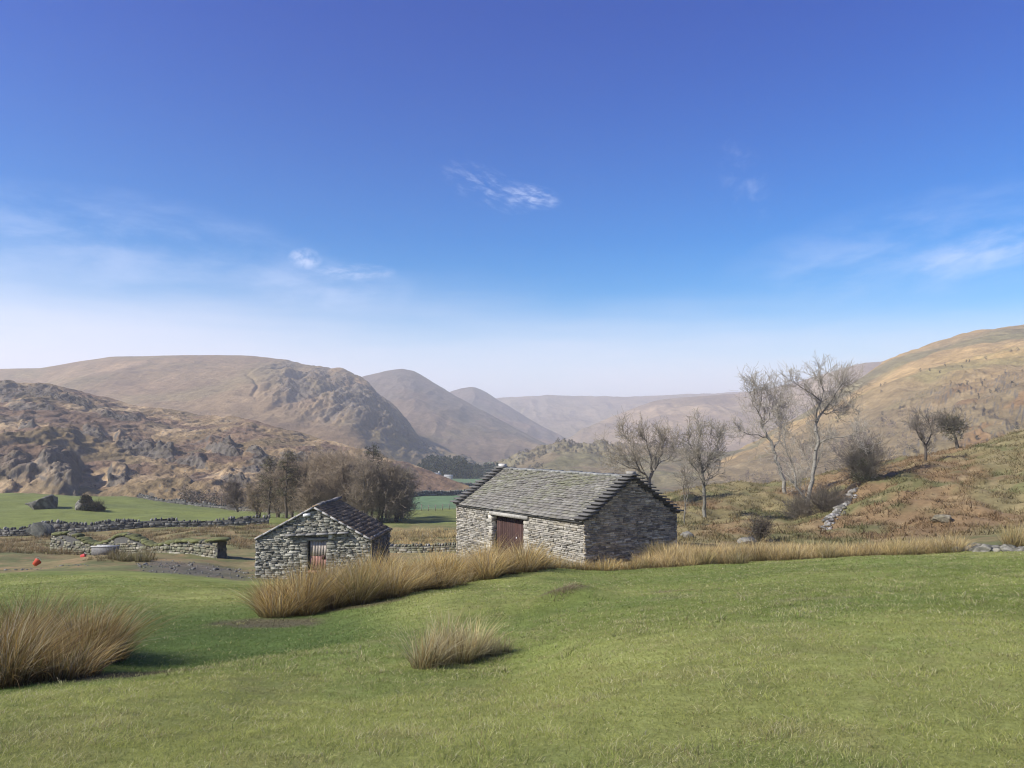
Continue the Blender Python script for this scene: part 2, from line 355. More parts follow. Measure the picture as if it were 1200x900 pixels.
# ------------------------------------------------------------------ hills
def terrace(n, k, a=.30, b=.70):
    q = n * k; f = np.floor(q); return (f + sstep(a, b, q - f)) / k
ROCK = np.array([0.108, 0.099, 0.088])
def hill(name, label, crest, foot, ncol, nrow, prof, disp, colour, mat, back=0.5, backdrop=1.0, rockslope=(.80, .66), sm=5, rocky=1.0):
    cr = np.array(crest, float); ft = np.array(foot, float)
    px = np.linspace(cr[0, 0], cr[-1, 0], ncol)
    cy = np.interp(px, cr[:, 0], cr[:, 1]); cY = np.interp(px, cr[:, 0], cr[:, 2])
    fz = np.interp(px, ft[:, 0], ft[:, 1]); fY = np.interp(px, ft[:, 0], ft[:, 2])
    k = np.hanning(sm * 2 + 3)[1:-1]; k /= k.sum()
    def smo(a): return np.convolve(np.pad(a, sm, 'edge'), k, 'valid')
    cy, cY, fz, fY = map(smo, (cy, cY, fz, fY))
    nb = max(8, nrow // 8)
    t = np.concatenate([np.linspace(0, 1, nrow), 1 + np.linspace(0, back, nb + 1)[1:]])[:, None]
    Yv = fY + (cY - fY) * t
    pit = np.tan(np.arctan((450 - cy) / F) + PITCH); zc = EYE + pit * cY
    tt = np.clip(t, 0, 1); z = fz + (zc - fz) * prof(tt, px[None])
    over = np.clip(t - 1, 0, None); z = z - over / back * backdrop * (zc - fz) * (over / back) * 1.0 - over * 0.05 * (cY - fY)
    X = (px[None] - 600) / F * Yv
    D, extra = disp(X, Yv, tt, px[None] + 0 * t)
    z = z + D
    if extra is not None: Yv = Yv - extra * np.clip(Yv / 500, .4, 2.5) * 2.6 * fbm(X / 7, z / 2.6, 4, 77, .6)
    # slope of the built surface
    Vx = np.stack([X, Yv + 0 * X, z], -1)
    du = np.gradient(Vx, axis=1); dv = np.gradient(Vx, axis=0); nn = np.cross(du, dv); nn /= np.linalg.norm(nn, axis=-1, keepdims=True) + 1e-9
    nz_ = np.abs(nn[..., 2])
    rock = (1 - sstep(rockslope[1], rockslope[0], nz_)) * rocky
    c = colour(X, Yv + 0 * X, z, tt + 0 * X, px[None] + 0 * t)
    rn = fbm(X / 9, z / 4, 3, 71)
    c = mixv(c, ROCK * 1.0, np.clip(rock, 0, 1))
    if extra is not None: c = mixv(c, ROCK, np.clip(extra, 0, 1))
    c = c * (1 + .18 * rn[..., None]) * np.array([1.06, 1.02, .95]) * (np.array([1.02, .985, .96]) if mat is M_hill_far else 1.0)
    n, m = X.shape
    q = (np.arange(n - 1)[:, None] * m + np.arange(m - 1)[None]).ravel()
    o = mk(name, Vx.reshape(-1, 3), [np.stack([q, q + 1, q + m + 1, q + m], 1)], mat, None, np.clip(c, .01, .9).reshape(-1, 3), True)
    tag(o, label, 'hill', None, 'structure')
    HZ[name] = (px, t.ravel(), Yv + 0 * X, z)
    return o
HZ = {}
def hz_at(name, p, t):
    px, tv, Yv, z = HZ[name]; i = int(np.clip(np.searchsorted(px, p), 0, len(px) - 1)); j = int(np.clip(np.searchsorted(tv, t), 0, len(tv) - 1))
    return np.array([(px[i] - 600) / F * Yv[j, i], Yv[j, i], z[j, i]])
def pal(X, Y, s, cols, ws, seed):
    c = np.empty(X.shape + (3,)); c[:] = cols[0]
    for k, (cc, (lo, hi, amt)) in enumerate(zip(cols[1:], ws)):
        c = mixv(c, np.array(cc), sstep(lo, hi, fbm(X / s, Y / s, 5, seed + 7 * k, .55)) * amt)
    return c
BROWN = (0.160, 0.110, 0.076); STRAW = (0.330, 0.245, 0.145); HEATH = (0.115, 0.080, 0.062); MOSS = (0.140, 0.118, 0.060); TAN = (0.235, 0.175, 0.095)

# rocky knolls on the left
def d_knoll(X, Y, t, px):
    a = fbm(X / 70, Y / 95, 5, 101, .5); b = fbm(X / 24, Y / 40, 5, 111, .55)
    win = sstep(0, .06, t) * (1 - .6 * sstep(.92, 1.0, t)) * (1 - sstep(430, 540, px) * .7)
    D = win * (3.2 * terrace(a + .10 * b, 4.0, .34, .55) + 2.5 * a + 1.2 * terrace(b, 2.4, .3, .6) + .45 * fbm(X / 7, Y / 9, 4, 121))
    # separate rock outcrops: steep towards the viewer and to the right
    ex = np.zeros_like(D)
    for (p, tc_, wx, wt, hh) in ((60, .78, 62, .08, 6), (20, .84, 40, .05, 4), (140, .70, 30, .05, 5), (110, .45, 12, .035, 6), (32, .40, 11, .05, 6), (160, .40, 24, .06, 10), (195, .38, 14, .04, 6), (100, .36, 34, .03, 5), (258, .52, 17, .045, 8), (262, .40, 18, .04, 8),
                                 (140, .15, 14, .03, 5), (285, .26, 24, .03, 5), (275, .16, 17, .025, 4), (345, .50, 17, .05, 8), (300, .44, 13, .03, 4), (225, .28, 18, .02, 3), (40, .60, 30, .03, 4), (310, .34, 20, .03, 4)):
        u = (px - p) / wx + .28 * fbm(X / 14, Y / 20, 3, 133); v = (t - tc_) / wt + .35 * fbm(X / 11, Y / 30, 3, 135)
        f = sstep(-1.0, -.55, v) * (1 - sstep(.2, 2.4, v)) * (1 - sstep(.6, 1.05, np.abs(u)))
        D += win * .62 * hh * f * (.70 + .7 * b); ex = np.maximum(ex, (1 - sstep(.7, 1.1, np.abs(u))) * sstep(-1.25, -1.0, v) * (1 - sstep(-.5, .5, v)) * sstep(-.7, .1, b + .4))
    e = sstep(-7, 7, (92 - px) + 9 * fbm(X / 12, Y / 12, 3, 131)) * sstep(.05, .085, t + .010 * b) * (1 - sstep(.13, .45, t))
    e = e * (.72 + .28 * sstep(-6, 6, px - 52 + 6 * b))
    D += 7 * e * (1 + .5 * b)
    ex = np.maximum(ex, .8 * e * (1 - sstep(.10, .2, t)))
    D += win * (.35 + ex) * 1.3 * terrace(fbm(X / 6, Y / 16, 4, 137, .6), 2.6, .3, .5)
    return D, np.clip(ex * .9 + .5 * sstep(.48, .68, fbm(X / 20, Y / 34, 5, 141, .6)) * win, 0, 1)
def c_knoll(X, Y, z, t, px):
    c = pal(X, Y, 70, [BROWN, HEATH, MOSS, TAN], [(.05, .6, .7), (.05, .5, .6), (-.05, .45, .75)], 151)
    n = fbm(X / 45, Y / 60, 5, 161)
    c = mixv(c, np.array(STRAW), sstep(.24, .44, n) * .85)
    path = np.exp(-((px - (165 + 60 * np.sin(t * 9) + 190 * (t - .35))) / 11) ** 2) * sstep(.1, .2, t) * (1 - sstep(.62, .7, t))
    c = mixv(c, np.array(STRAW) * .95, np.clip(path * (.6 + n), 0, .9))
    return c
hill('rocky_hillside', 'craggy brown knolls with dark outcrops above the left field', 
     [(-260, 440, 660), (0, 450, 650), (60, 451, 640), (105, 462, 620), (150, 472, 600), (210, 482, 580), (250, 486, 560), (300, 492, 520), (360, 508, 480), (420, 524, 430), (470, 541, 390), (530, 562, 350), (580, 580, 330)],
     [(-260, -22, 228), (0, -20, 226), (150, -21, 226), (300, -24, 215), (420, -25, 215), (530, -30, 270), (580, -34, 300)], 640, 760,
     lambda t, px: t ** 1.05, d_knoll, c_knoll, M_hill_near, back=.35, rockslope=(.72, .52))

# the big rounded fell
def d_fell(X, Y, t, px):
    win = sstep(0, .1, t) * (1 - .85 * sstep(.86, 1.0, t))
    crag = sstep(285, 345, px) * sstep(.25, .5, t)
    n = fbm(X / 70, Y / 120, 5, 201, .55)
    D = win * (12 * fbm(X / 260, Y / 300, 4, 205) + 2.5 * n + crag * 11 * terrace(fbm(X / 42, Y / 160, 5, 211, .6), 3, .3, .6))
    D -= win * 3.5 * np.exp(-((px - 303 - 10 * np.sin(7 * t) - 8 * n) / 3.0) ** 2) * sstep(.42, .5, t) * (1 - sstep(.66, .8, t))
    D += 5 * sstep(.9, 1, t) * fbm(X / 40, Y / 200, 4, 221) * sstep(330, 360, px)
    return D, crag * (.06 + .72 * sstep(-.1, .4, fbm(X / 40, Y / 130, 5, 231, .6) + .5 * sstep(350, 440, px) - .1))
def c_fell(X, Y, z, t, px):
    c = pal(X, Y, 240, [(0.195, 0.145, 0.085), (.16, .115, .07), (.165, .14, .075), (.23, .165, .10)], [(-.1, .5, .8), (.0, .5, .6), (.2, .6, .6)], 241)
    return c
hill('rounded_hill', 'broad brown rounded fell with a dark craggy right shoulder',
     [(-320, 428, 1500), (-100, 436, 1500), (0, 432, 1500), (45, 431, 1500), (90, 423, 1500), (130, 418, 1500), (180, 417.5, 1500), (230, 417, 1500), (280, 416, 1500), (330, 420, 1480), (370, 427, 1440), (405, 433, 1380), (425, 442, 1350), (445, 459, 1320), (462, 476, 1290), (486, 504, 1260), (510, 522, 1230), (560, 541, 1180), (620, 556, 1100)],
     [(-320, -50, 620), (300, -50, 640), (420, -50, 660), (560, -50, 950), (620, -52, 1000)], 620, 300,
     lambda t, px: t ** 1.0, d_fell, c_fell, M_hill_far, back=.4, rockslope=(.74, .56))

def d_soft(a, s, seed, fine=3):
    def f(X, Y, t, px):
        win = sstep(0, .1, t) * (1 - .9 * sstep(.88, 1.0, t))
        n = fbm(X / s, Y / s, 5, seed, .5)
        gul = -np.abs(fbm(X / (s * .45), Y / (s * 2.2), 4, seed + 3, .5))
        return win * (.55 * a * n + .35 * a * gul) + fine * .4 * fbm(X / 60, Y / 60, 3, seed + 9) * sstep(.9, 1, t), None
    return f
def c_soft(cols, s, seed, rockzone=None):
    def f(X, Y, z, t, px):
        c = pal(X, Y, s, cols, [(-.1, .5, .8), (.0, .5, .7), (.15, .55, .6)], seed)
        if rockzone is not None: c = mixv(c, ROCK, np.clip(rockzone(X, Y, t, px), 0, 1))
        return c
    return f
hill('peaked_hill', 'darker pointed fell rising behind the rounded fell',
     [(360, 470, 2200), (425, 441, 2250), (448, 435, 2250), (470, 432, 2250), (484, 434, 2250), (500, 443, 2220), (530, 461, 2150), (560, 478, 2080), (590, 494, 2000), (620, 510, 1900), (660, 530, 1800), (700, 545, 1700)],
     [(360, -52, 1250), (540, -52, 1200), (700, -52, 1200)], 380, 220, lambda t, px: t ** 1.1,
     d_soft(26, 300, 301), c_soft([(.150, .115, .085), (.125, .09, .07), (.15, .13, .08), (.22, .16, .10)], 260, 311,
     lambda X, Y, t, px: .7 * sstep(.55, .75, t + .2 * fbm(X / 90, Y / 200, 4, 321))), M_hill_far, back=.4)
hill('far_peak_hill', 'small pointed summit behind the darker fell',
     [(480, 480, 3000), (520, 461, 3000), (540, 455, 3000), (555, 452.5, 3000), (566, 457, 3000), (580, 466, 2980), (600, 478, 2900), (630, 497, 2800), (670, 518, 2700), (720, 535, 2600)],
     [(480, -52, 1900), (720, -52, 1900)], 260, 180, lambda t, px: t ** 1.15,
     d_soft(26, 300, 331), c_soft([(.160, .115, .085), (.13, .09, .075), (.15, .13, .08), (.22, .15, .11)], 300, 341,
     lambda X, Y, t, px: .6 * sstep(.6, .85, t + .2 * fbm(X / 90, Y / 200, 4, 351))), M_hill_far, back=.4)
hill('valley_head_hill', 'pale smooth valley head closing the far end of the dale',
     [(520, 475, 4000), (585, 466, 4000), (640, 463, 4000), (690, 464, 4000), (730, 465, 4000), (790, 462, 4000), (870, 459, 4000), (960, 462, 4000)],
     [(520, -52, 2500), (960, -52, 2500)], 330, 200, lambda t, px: t ** 1.5,
     d_soft(40, 420, 401, 5), c_soft([(.215, .178, .125), (.185, .15, .11), (.19, .16, .11), (.25, .20, .145)], 350, 411), M_hill_far, back=.3)
def d_spur(X, Y, t, px):
    d, _ = d_soft(34, 330, 421, 4)(X, Y, t, px)
    return d, None
hill('spur_hill', 'tan grassy spur dropping from the right plateau into the dale',
     [(640, 528, 2300), (680, 505, 2350), (715, 489, 2400), (745, 477, 2450), (770, 469, 2500), (800, 465, 2500), (860, 461, 2500), (900, 456, 2450), (940, 446, 2400), (985, 433, 2300), (1015, 425, 2300), (1040, 423, 2300), (1120, 420, 2300), (1250, 418, 2300)],
     [(640, -52, 2050), (760, -52, 1500), (1250, -52, 1500)], 420, 220, lambda t, px: t ** 1.25, d_spur,
     c_soft([(.215, .17, .12), (.18, .142, .108), (.20, .165, .11), (.29, .225, .145)], 300, 431), M_hill_far, back=.3)
# wooded mid-valley ridge behind the big barn
hill('low_ridge_hill', 'low grey green ridge with scrubby crags behind the large barn',
     [(540, 556, 900), (575, 546, 880), (605, 536, 860), (630, 528, 850), (655, 523, 850), (690, 520, 850), (730, 523, 860), (770, 524, 870), (830, 528, 880), (920, 530, 900)],
     [(540, -46, 760), (620, -40, 520), (920, -34, 420)], 300, 180, lambda t, px: t ** 1.0,
     lambda X, Y, t, px: (sstep(0, .1, t) * (5 * fbm(X / 60, Y / 80, 4, 441) + 6 * sstep(.6, .9, t) * terrace(fbm(X / 22, Y / 40, 4, 443), 3, .3, .55) * (1 - sstep(720, 760, px))), None),
     c_soft([(.165, .145, .085), (.14, .13, .07), (.17, .13, .085), (.20, .16, .10)], 110, 451), M_hill_near, back=.4, rockslope=(.8, .64))
# the long right-hand fell
def d_right(X, Y, t, px):
    win = sstep(0, .1, t) * (1 - .9 * sstep(.9, 1.0, t))
    n = fbm(X / 120, Y / 160, 5, 501, .5)
    D = win * (7 * n + 1.6 * fbm(X / 30, Y / 40, 4, 505))
    low = 1 - sstep(.35, .62, t)
    D += win * low * sstep(1010, 1080, px) * 5.5 * terrace(fbm(X / 36, Y / 70, 5, 511, .55), 3, .3, .55)
    D += 2.5 * sstep(.92, 1, t) * fbm(X / 35, Y / 60, 4, 515)
    s = t + .0006 * (px - 1000)
    D -= win * 5 * np.exp(-((s - .80) / .012) ** 2) + win * 3 * np.exp(-((s - .62) / .01) ** 2)
    return D, None
def c_right(X, Y, z, t, px):
    c = pal(X, Y, 150, [(.225, .165, .100), (.19, .14, .09), (.19, .165, .08), (.29, .20, .115)], [(-.1, .5, .7), (.1, .5, .6), (.1, .5, .6)], 521)
    s = t + .0006 * (px - 1000) + .03 * fbm(X / 90, Y / 90, 4, 525)
    c = mixv(c, np.array((.36, .245, .125)), sstep(.56, .62, s) * (1 - sstep(.74, .79, s)) * (.55 + .4 * np.clip(fbm(X / 60, Y / 14, 3, 527), -1, 1)))
    c = mixv(c, np.array((.15, .135, .085)), sstep(.79, .81, s) * (1 - sstep(.92, 1.02, s)) * .75)
    c = mixv(c, np.array((.38, .245, .11)), sstep(.93, 1.0, t) * .6)
    low = 1 - sstep(.36, .52, s)
    c = mixv(c, np.array((.165, .130, .090)), low * .8)
    c = c * np.array([1.02, 1.05, .92])
    c = mixv(c, np.array((.20, .12, .06)), low * sstep(.1, .5, fbm(X / 40, Y / 40, 4, 529)) * .7 * sstep(1050, 1150, px))
    return c
hill('long_hillside', 'sunlit straw coloured fell sloping down from the right edge',
     [(770, 560, 700), (810, 552, 760), (850, 535, 850), (890, 514, 920), (930, 490, 980), (965, 470, 1010), (1000, 449, 1030), (1025, 432, 1040), (1045, 421, 1050), (1065, 412, 1050), (1090, 403, 1060), (1125, 392, 1060), (1165, 385, 1060), (1200, 380, 1060), (1300, 366, 1060), (1480, 350, 1060)],
     [(770, -42, 480), (850, -38, 400), (1000, -34, 330), (1200, -26, 260), (1480, -22, 250)], 560, 330, lambda t, px: t ** .92, d_right, c_right, M_hill_near, back=.4, rockslope=(.72, .55))

# ------------------------------------------------------------------ air
hb = Geo(); boxes(hb, [(0, 2650, 80)], (6500, 0, 0), (0, 3600, 0), (0, 0, 150), (1, 1, 1))
M_haze = bpy.data.materials.new('haze_air'); M_haze.use_nodes = True; t_ = M_haze.node_tree; t_.nodes.clear()
pv = N(t_, 'ShaderNodeVolumePrincipled'); pv.inputs['Color'].default_value = (0.97, 0.96, 0.96, 1); pv.inputs['Density'].default_value = 2.6e-4
pv.inputs['Anisotropy'].default_value = 0.2
ov = N(t_, 'ShaderNodeOutputMaterial'); t_.links.new(pv.outputs[0], ov.inputs['Volume'])
M_haze.cycles.homogeneous_volume = True
haze = hb.build('haze', M_haze); tag(haze, 'thin pale haze filling the dale', 'haze', None, 'stuff')

# ------------------------------------------------------------------ dry stone
STONE_GREY = [(.30, .29, .26), (.24, .24, .22), (.36, .35, .31), (.20, .20, .19), (.42, .41, .37), (.27, .26, .22), (.33, .31, .25), (.15, .15, .145)]
def stone_cols(n, rng, pal_=STONE_GREY, k=1.0):
    c = np.array(pal_)[rng.integers(0, len(pal_), n)] * k
    c = c.mean(0) + .8 * (c - c.mean(0)); return np.clip(c * rng.uniform(.82, 1.18, (n, 1)), .02, .8)
def lay_courses(L, zlo, zhi, hmin, hmax, lmin, lmax, rng, keep=lambda a, z, l, h: True):
    out = []; z = zlo
    while z < zhi:
        h = rng.uniform(hmin, hmax); a = -rng.uniform(0, lmin)
        while a < L:
            l = rng.uniform(lmin, lmax)
            if rng.random() < .12: l *= 1.5
            a0, a1 = max(a, 0), min(a + l, L)
            if a1 - a0 > .05 and keep((a0 + a1) / 2, z + h / 2, a1 - a0, h):
                hh = h
                out.append(((a0 + a1) / 2, z + hh / 2, a1 - a0, hh))
            a += l
        z += h
    return np.array(out)
def stones(g, st, mapf, rng, gap=.014, out=(0.0, .05), depth=.08, bev=.018, cols=None, jit=.012):
    """lay a list of (a, z, l, h) stones; mapf(a, z, p) -> world points"""
    n = len(st); a, z, l, h = st.T
    pr = rng.uniform(out[0], out[1], n)
    V = np.zeros((n, 12, 3)); rot = rng.normal(0, .05, n)
    q = [(-1, -1), (1, -1), (1, 1), (-1, 1)]
    bv = np.minimum(bev, .3 * np.minimum(l, h))
    for i, (sa, sz) in enumerate(q):
        ja = rng.normal(0, jit, n); jz = rng.normal(0, jit * .7, n)
        for ring in range(3):
            ins = bv if ring == 2 else 0
            da = sa * (np.maximum(l - gap, .03) / 2 - ins) + ja; dz = sz * (np.maximum(h - gap, .02) / 2 - ins) + jz + rot * da * .5
            p = (-depth if ring == 0 else (pr - bv if ring == 1 else pr + rng.normal(0, .006, n)))
            V[:, ring * 4 + i] = np.stack([a + da, z + dz, np.broadcast_to(p, (n,))], -1)
    W = mapf(V[..., 0].ravel(), V[..., 1].ravel(), V[..., 2].ravel())
    fc = []
    for r in (0, 4):
        for i in range(4): j = (i + 1) % 4; fc.append([r + i, r + j, r + 4 + j, r + 4 + i])
    fc.append([8, 9, 10, 11]); fc = np.array(fc)
    Fq = (np.arange(n)[:, None, None] * 12 + fc[None]).reshape(-1, 4)
    g.add(W, [Fq], np.repeat(cols, 12, 0))

def barn(name, label, loc, yaw, Wd, L, base, eave, ridge, lit, rng):
    """gable end along local x (0..Wd) at y=0, long side along local y; front long wall is x=0"""
    root = thing(name, label, 'barn', loc, yaw)
    def frame(o, d, n):
        o, d, n = map(np.array, (o, d, n))
        return lambda a, z, p: o[None] + a[:, None] * d[None] + p[:, None] * n[None] + np.stack([0 * a, 0 * a, z], -1)
    return root, frame
DARK = (.035, .033, .03)

# ---- large barn
BX, BY, BYAW = 3.149, 34.32, 0.627
Wb, Lb, EV, RD = 6.0, 10.75, -2.25, -0.42
rng = np.random.default_rng(11)
bz = -4.9
root, frame = barn('stone_barn', 'long stone barn with mossy slate roof and maroon boarded door', (BX + .06, BY + .12, 0), BYAW, Wb, Lb, bz, EV, RD, None, rng)
def gable_top(a, W, ev, rd): return ev + (rd - ev) * (1 - abs(2 * a / W - 1))
DOOR = (4.5, 7.25, -4.75, -2.62)    # along the front wall from the near corner, heights
g = Geo()
core = .07
def wallbox(g, x0, x1, y0, y1, z0, z1): boxes(g, [((x0 + x1) / 2, (y0 + y1) / 2, (z0 + z1) / 2)], ((x1 - x0) / 2, 0, 0), (0, (y1 - y0) / 2, 0), (0, 0, (z1 - z0) / 2), (.10, .095, .085))
zb = -6.4
th = .55
wallbox(g, core, th, core, DOOR[0], zb, EV); wallbox(g, core, th, DOOR[1], Lb - core, zb, EV)
wallbox(g, core, th, DOOR[0], DOOR[1], DOOR[3] + .02, EV - .01)
wallbox(g, Wb - th, Wb - core, core, Lb - core, zb, EV)
def gable_core(g, W, y0, y1, z0, ev, rd):
    V = [(x, y, z) for y in (y0, y1) for x, z in ((core, z0), (W - core, z0), (W - core, ev - .02), (W / 2, rd - .06), (core, ev - .02))]
    g.add(V, [np.array([[0, 1, 6, 5], [1, 2, 7, 6], [2, 3, 8, 7], [3, 4, 9, 8], [4, 0, 5, 9]]), np.array([[0, 2, 1], [0, 3, 2], [0, 4, 3], [5, 6, 7], [5, 7, 8], [5, 8, 9]])], (.10, .095, .085))
gable_core(g, Wb, core, th, zb, EV, RD); gable_core(g, Wb, Lb - th, Lb - core, zb, EV, RD)
LITP = [(.38, .355, .29), (.31, .295, .25), (.44, .41, .34), (.24, .225, .19), (.50, .47, .40), (.35, .31, .235), (.18, .17, .15), (.40, .37, .32)]
def keep_front(a, z, l, h): return not (DOOR[0] - .0 < a + l / 2 and a - l / 2 < DOOR[1] + .0 and z + h / 2 > DOOR[2] - .3 and z - h / 2 < DOOR[3] + .28)
st = lay_courses(Lb, -6.0, EV + .02, .06, .12, .13, .44, rng, keep_front)
# fill the strips between courses and the opening
jamb = []
z = -5.6
while z < DOOR[3] + .2:
    h = rng.uniform(.10, .2); l0, l1 = rng.uniform(.2, .5, 2)
    jamb += [(DOOR[0] - l0 / 2, z + h / 2, l0, h), (DOOR[1] + l1 / 2, z + h / 2, l1, h)]; z += h
stones(g, st, frame((0, 0, 0), (0, 1, 0), (-1, 0, 0)), rng, cols=stone_cols(len(st), rng, LITP, .72), out=(-.03, .045))
stones(g, np.array(jamb), frame((0, 0, 0), (0, 1, 0), (-1, 0, 0)), rng, cols=stone_cols(len(jamb), rng, LITP), out=(.0, .05), depth=.3)
for jx, sgn in ((DOOR[0], 1), (DOOR[1], -1)):
    jr = []; z = -5.4
    while z < DOOR[3]:
        h = rng.uniform(.1, .18); jr.append((.15, z + h / 2, .32, h)); z += h
    stones(g, np.array(jr), frame((0, jx, 0), (1, 0, 0), (0, sgn, 0)), rng, cols=stone_cols(len(jr), rng, LITP), out=(-.01, .02), depth=.1)
GABP = [(.29,.25,.20),(.25, .225, .18), (.20, .18, .15), (.31, .28, .23), (.16, .145, .125), (.40, .37, .31), (.23, .205, .165), (.28, .25, .20), (.11, .10, .09)]  # same stone as the front; colour lifted to offset shade on the gable
for yy, nrm in ((0, (0, -1, 0)), (Lb, (0, 1, 0))):
    st = lay_courses(Wb, -6.0, RD, .055, .11, .12, .40, rng, lambda a, z, l, h: z + h / 2 < min(gable_top(a - l / 2, Wb, EV, RD), gable_top(a + l / 2, Wb, EV, RD)) + .05)
    stones(g, st, frame((0, yy, 0), (1, 0, 0), nrm), rng, cols=stone_cols(len(st), rng, np.array(GABP) * np.array([1.06, 1.01, .87]), 1.35), out=(-.03, .04), gap=.008)  # extra warm tint and gain counter the blue skylight in the gable's shade
st = lay_courses(Lb, -6.0, EV, .09, .16, .25, .6, rng)
stones(g, st, frame((Wb, 0, 0), (0, 1, 0), (1, 0, 0)), rng, cols=stone_cols(len(st), rng, GABP))
g.build('wall', M_stone, root)
# lintel: long pale stone slabs over the door
g = Geo()
boxes(g, [(-.03, (DOOR[0] + DOOR[1]) / 2 - .15, DOOR[3] + .13)], (.09, 0, 0), (0, 1.62, 0), (0, 0, .09), (.34, .325, .285))
boxes(g, [(.28, (DOOR[0] + DOOR[1]) / 2, DOOR[3] + .11)], (.2, 0, 0), (0, 1.45, 0), (0, 0, .09), (.30, .29, .27))
g.build('lintel', M_stone, root)
# boarded double door
door = thing('door', 'maroon vertical board double door', None); door.parent = root
if 'category' in door: del door['category']
g = Geo(); nb_ = 15; wv = (DOOR[1] - DOOR[0] - .04) / nb_
for leaf in (0, 1):
    g = Geo()
    ids = range(0, 8) if leaf == 0 else range(8, nb_)
    for i in ids:
        y = DOOR[0] + .02 + wv * (i + .5); c = np.array((.047, .023, .019)) * rng.uniform(.8, 1.25) + rng.uniform(0, .01)
        boxes(g, [(.30 + rng.uniform(-.004, .004), y, (DOOR[2] - .5 + DOOR[3]) / 2)], (.018, 0, 0), (0, wv / 2 - .008, 0), (0, 0, (DOOR[3] - DOOR[2] + .5) / 2 - rng.uniform(0.02, .04)), c)
    boxes(g, [(.335, DOOR[0] + .02 + wv * (np.mean(list(ids)) + .5), zz) for zz in (-4.6, -3.7, -2.85)], (.015, 0, 0), (0, wv * len(ids) / 2 - .02, 0), (0, 0, .07), (.05, .018, .016))
    g.build('door_leaf', M_wood, door)
g = Geo(); boxes(g, [(.27, DOOR[0] + .95, -3.62)], (.02, 0, 0), (0, .03, 0), (0, 0, .05), (.55, .54, .52)); g.build('latch', M_metal, door)

def slate_roof(root, name, Wd, L, ev, rd, over_e, over_g, sides, pal_, rng, rows=17, moss=None):
    g = Geo(); pit = math.atan2(rd - ev, Wd / 2); sl = Wd / 2 / math.cos(pit) + over_e
    for side in sides:
        s = 1 if side == 0 else -1; x0 = 0 if side == 0 else Wd
        ux = np.array([s * math.cos(pit), 0, math.sin(pit)]); nx = np.array([-s * math.sin(pit), 0, math.cos(pit)])
        e0 = np.array([x0, 0, ev]) - ux * over_e
        ws = np.linspace(1.35, .7, rows); ws = ws / ws.sum() * sl; u = 0.0
        # under-boarding closes the gaps
        sag = lambda y: -.06 * np.sin(np.pi * np.clip(y / L, 0, 1))
        boxes(g, [e0 + ux * sl / 2 + np.array([0, L / 2, 0]) - nx * .05], ux * (sl / 2 - .02), (0, L / 2 + over_g - .1, 0), nx * .03, (.09, .09, .085))
        for r, hgt in enumerate(ws):
            y = -over_g + rng.uniform(-.25, 0)
            while y < L + over_g:
                wd = rng.uniform(.20, .50) * (1.15 - .4 * r / rows); y0, y1 = max(y, -over_g + rng.uniform(-.02, .02)), min(y + wd, L + over_g + rng.uniform(-.02, .02))
                if y1 - y0 > .06:
                    tk = rng.uniform(.012, .022); du = rng.uniform(-.02, .02); ln = hgt * 1.55
                    c = e0 + ux * (u + du + ln / 2) + np.array([0, (y0 + y1) / 2, 0]) + nx * (.035 + rng.uniform(0, .014))
                    tilt = -(.026 + rng.uniform(-.008, .010)) / ln * 2
                    ua = ux * math.cos(tilt) + nx * math.sin(tilt); na = nx * math.cos(tilt) - ux * math.sin(tilt)
                    cc = np.array(pal_[rng.integers(len(pal_))]) * rng.uniform(.84, 1.16)
                    if moss is not None:
                        m = moss(u / sl, (y0 + y1) / 2) + rng.normal(0, .15)
                        cc = cc * (1 - np.clip(m, 0, .8)) + np.array((.17, .175, .095)) * np.clip(m, 0, .8)
                    boxes(g, [c], ua * ln / 2, (0, (y1 - y0) / 2 - .006, 0), na * tk, cc)
                y += wd
            u += hgt
    return g.build(name, M_slate, root), pit, sl
SLP = [(.195, .178, .150), (.18, .164, .138), (.21, .193, .163), (.165, .15, .128), (.20, .18, .148), (.235, .216, .18)]
rf, pit, sl = slate_roof(root, 'roof', Wb, Lb, EV, RD, .16, .02, (0, 1), np.array(SLP) * np.array([.92, .95, .98]), rng, 23, lambda u, y: .10 + .35 * (u - .5) + .15 * math.sin(y * 1.3 + 4 * u))
# level verge slabs stepping up both gables
for yy, sgn in ((0, -1), (Lb, 1)):
    g = Geo()
    for side in (0, 1):
        s = 1 if side == 0 else -1; x0 = 0 if side == 0 else Wb; k = 12
        for i in range(k + 1):
            f = (i + .15) / (k + .15); x = x0 + s * (f * Wb / 2 - .08); z = EV + f * (RD - EV) + .10
            tint = rng.uniform(.7, 1.15)
            boxes(g, [(x + s * rng.uniform(-.03, .03), yy + sgn * (-.13 + rng.uniform(-.03, .03)), z)], (.25, 0, s * .02), (0, .36, 0), (0, 0, .03), np.array((.135, .13, .12)) * tint)
            boxes(g, [(x + s * .06, yy + sgn * (-.20), z - .075)], (.20, 0, 0), (0, .27, 0), (0, 0, .042), np.array((.10, .096, .088)) * tint)
    g.build('verge', M_slate, rf)
g = Geo(); y = .0
while y < Lb:
    l = rng.uniform(.3, .6); boxes(g, [(Wb / 2, y + l / 2, RD + .045 + rng.uniform(-.015, .02))], (.14, 0, .02), (0, l / 2 - .01, 0), (-.01, 0, .05), np.array((.21, .21, .19)) * rng.uniform(.75, 1.2)); y += l
boxes(g, [(Wb / 2, .1, RD + .19)], (.13, 0, 0), (0, .2, 0), (0, 0, .07), (.27, .255, .22)); boxes(g, [(Wb / 2, Lb - .2, RD + .20)], (.14, 0, 0), (0, .22, 0), (0, 0, .09), (.5, .48, .44))
g.build('ridge', M_stone, rf)

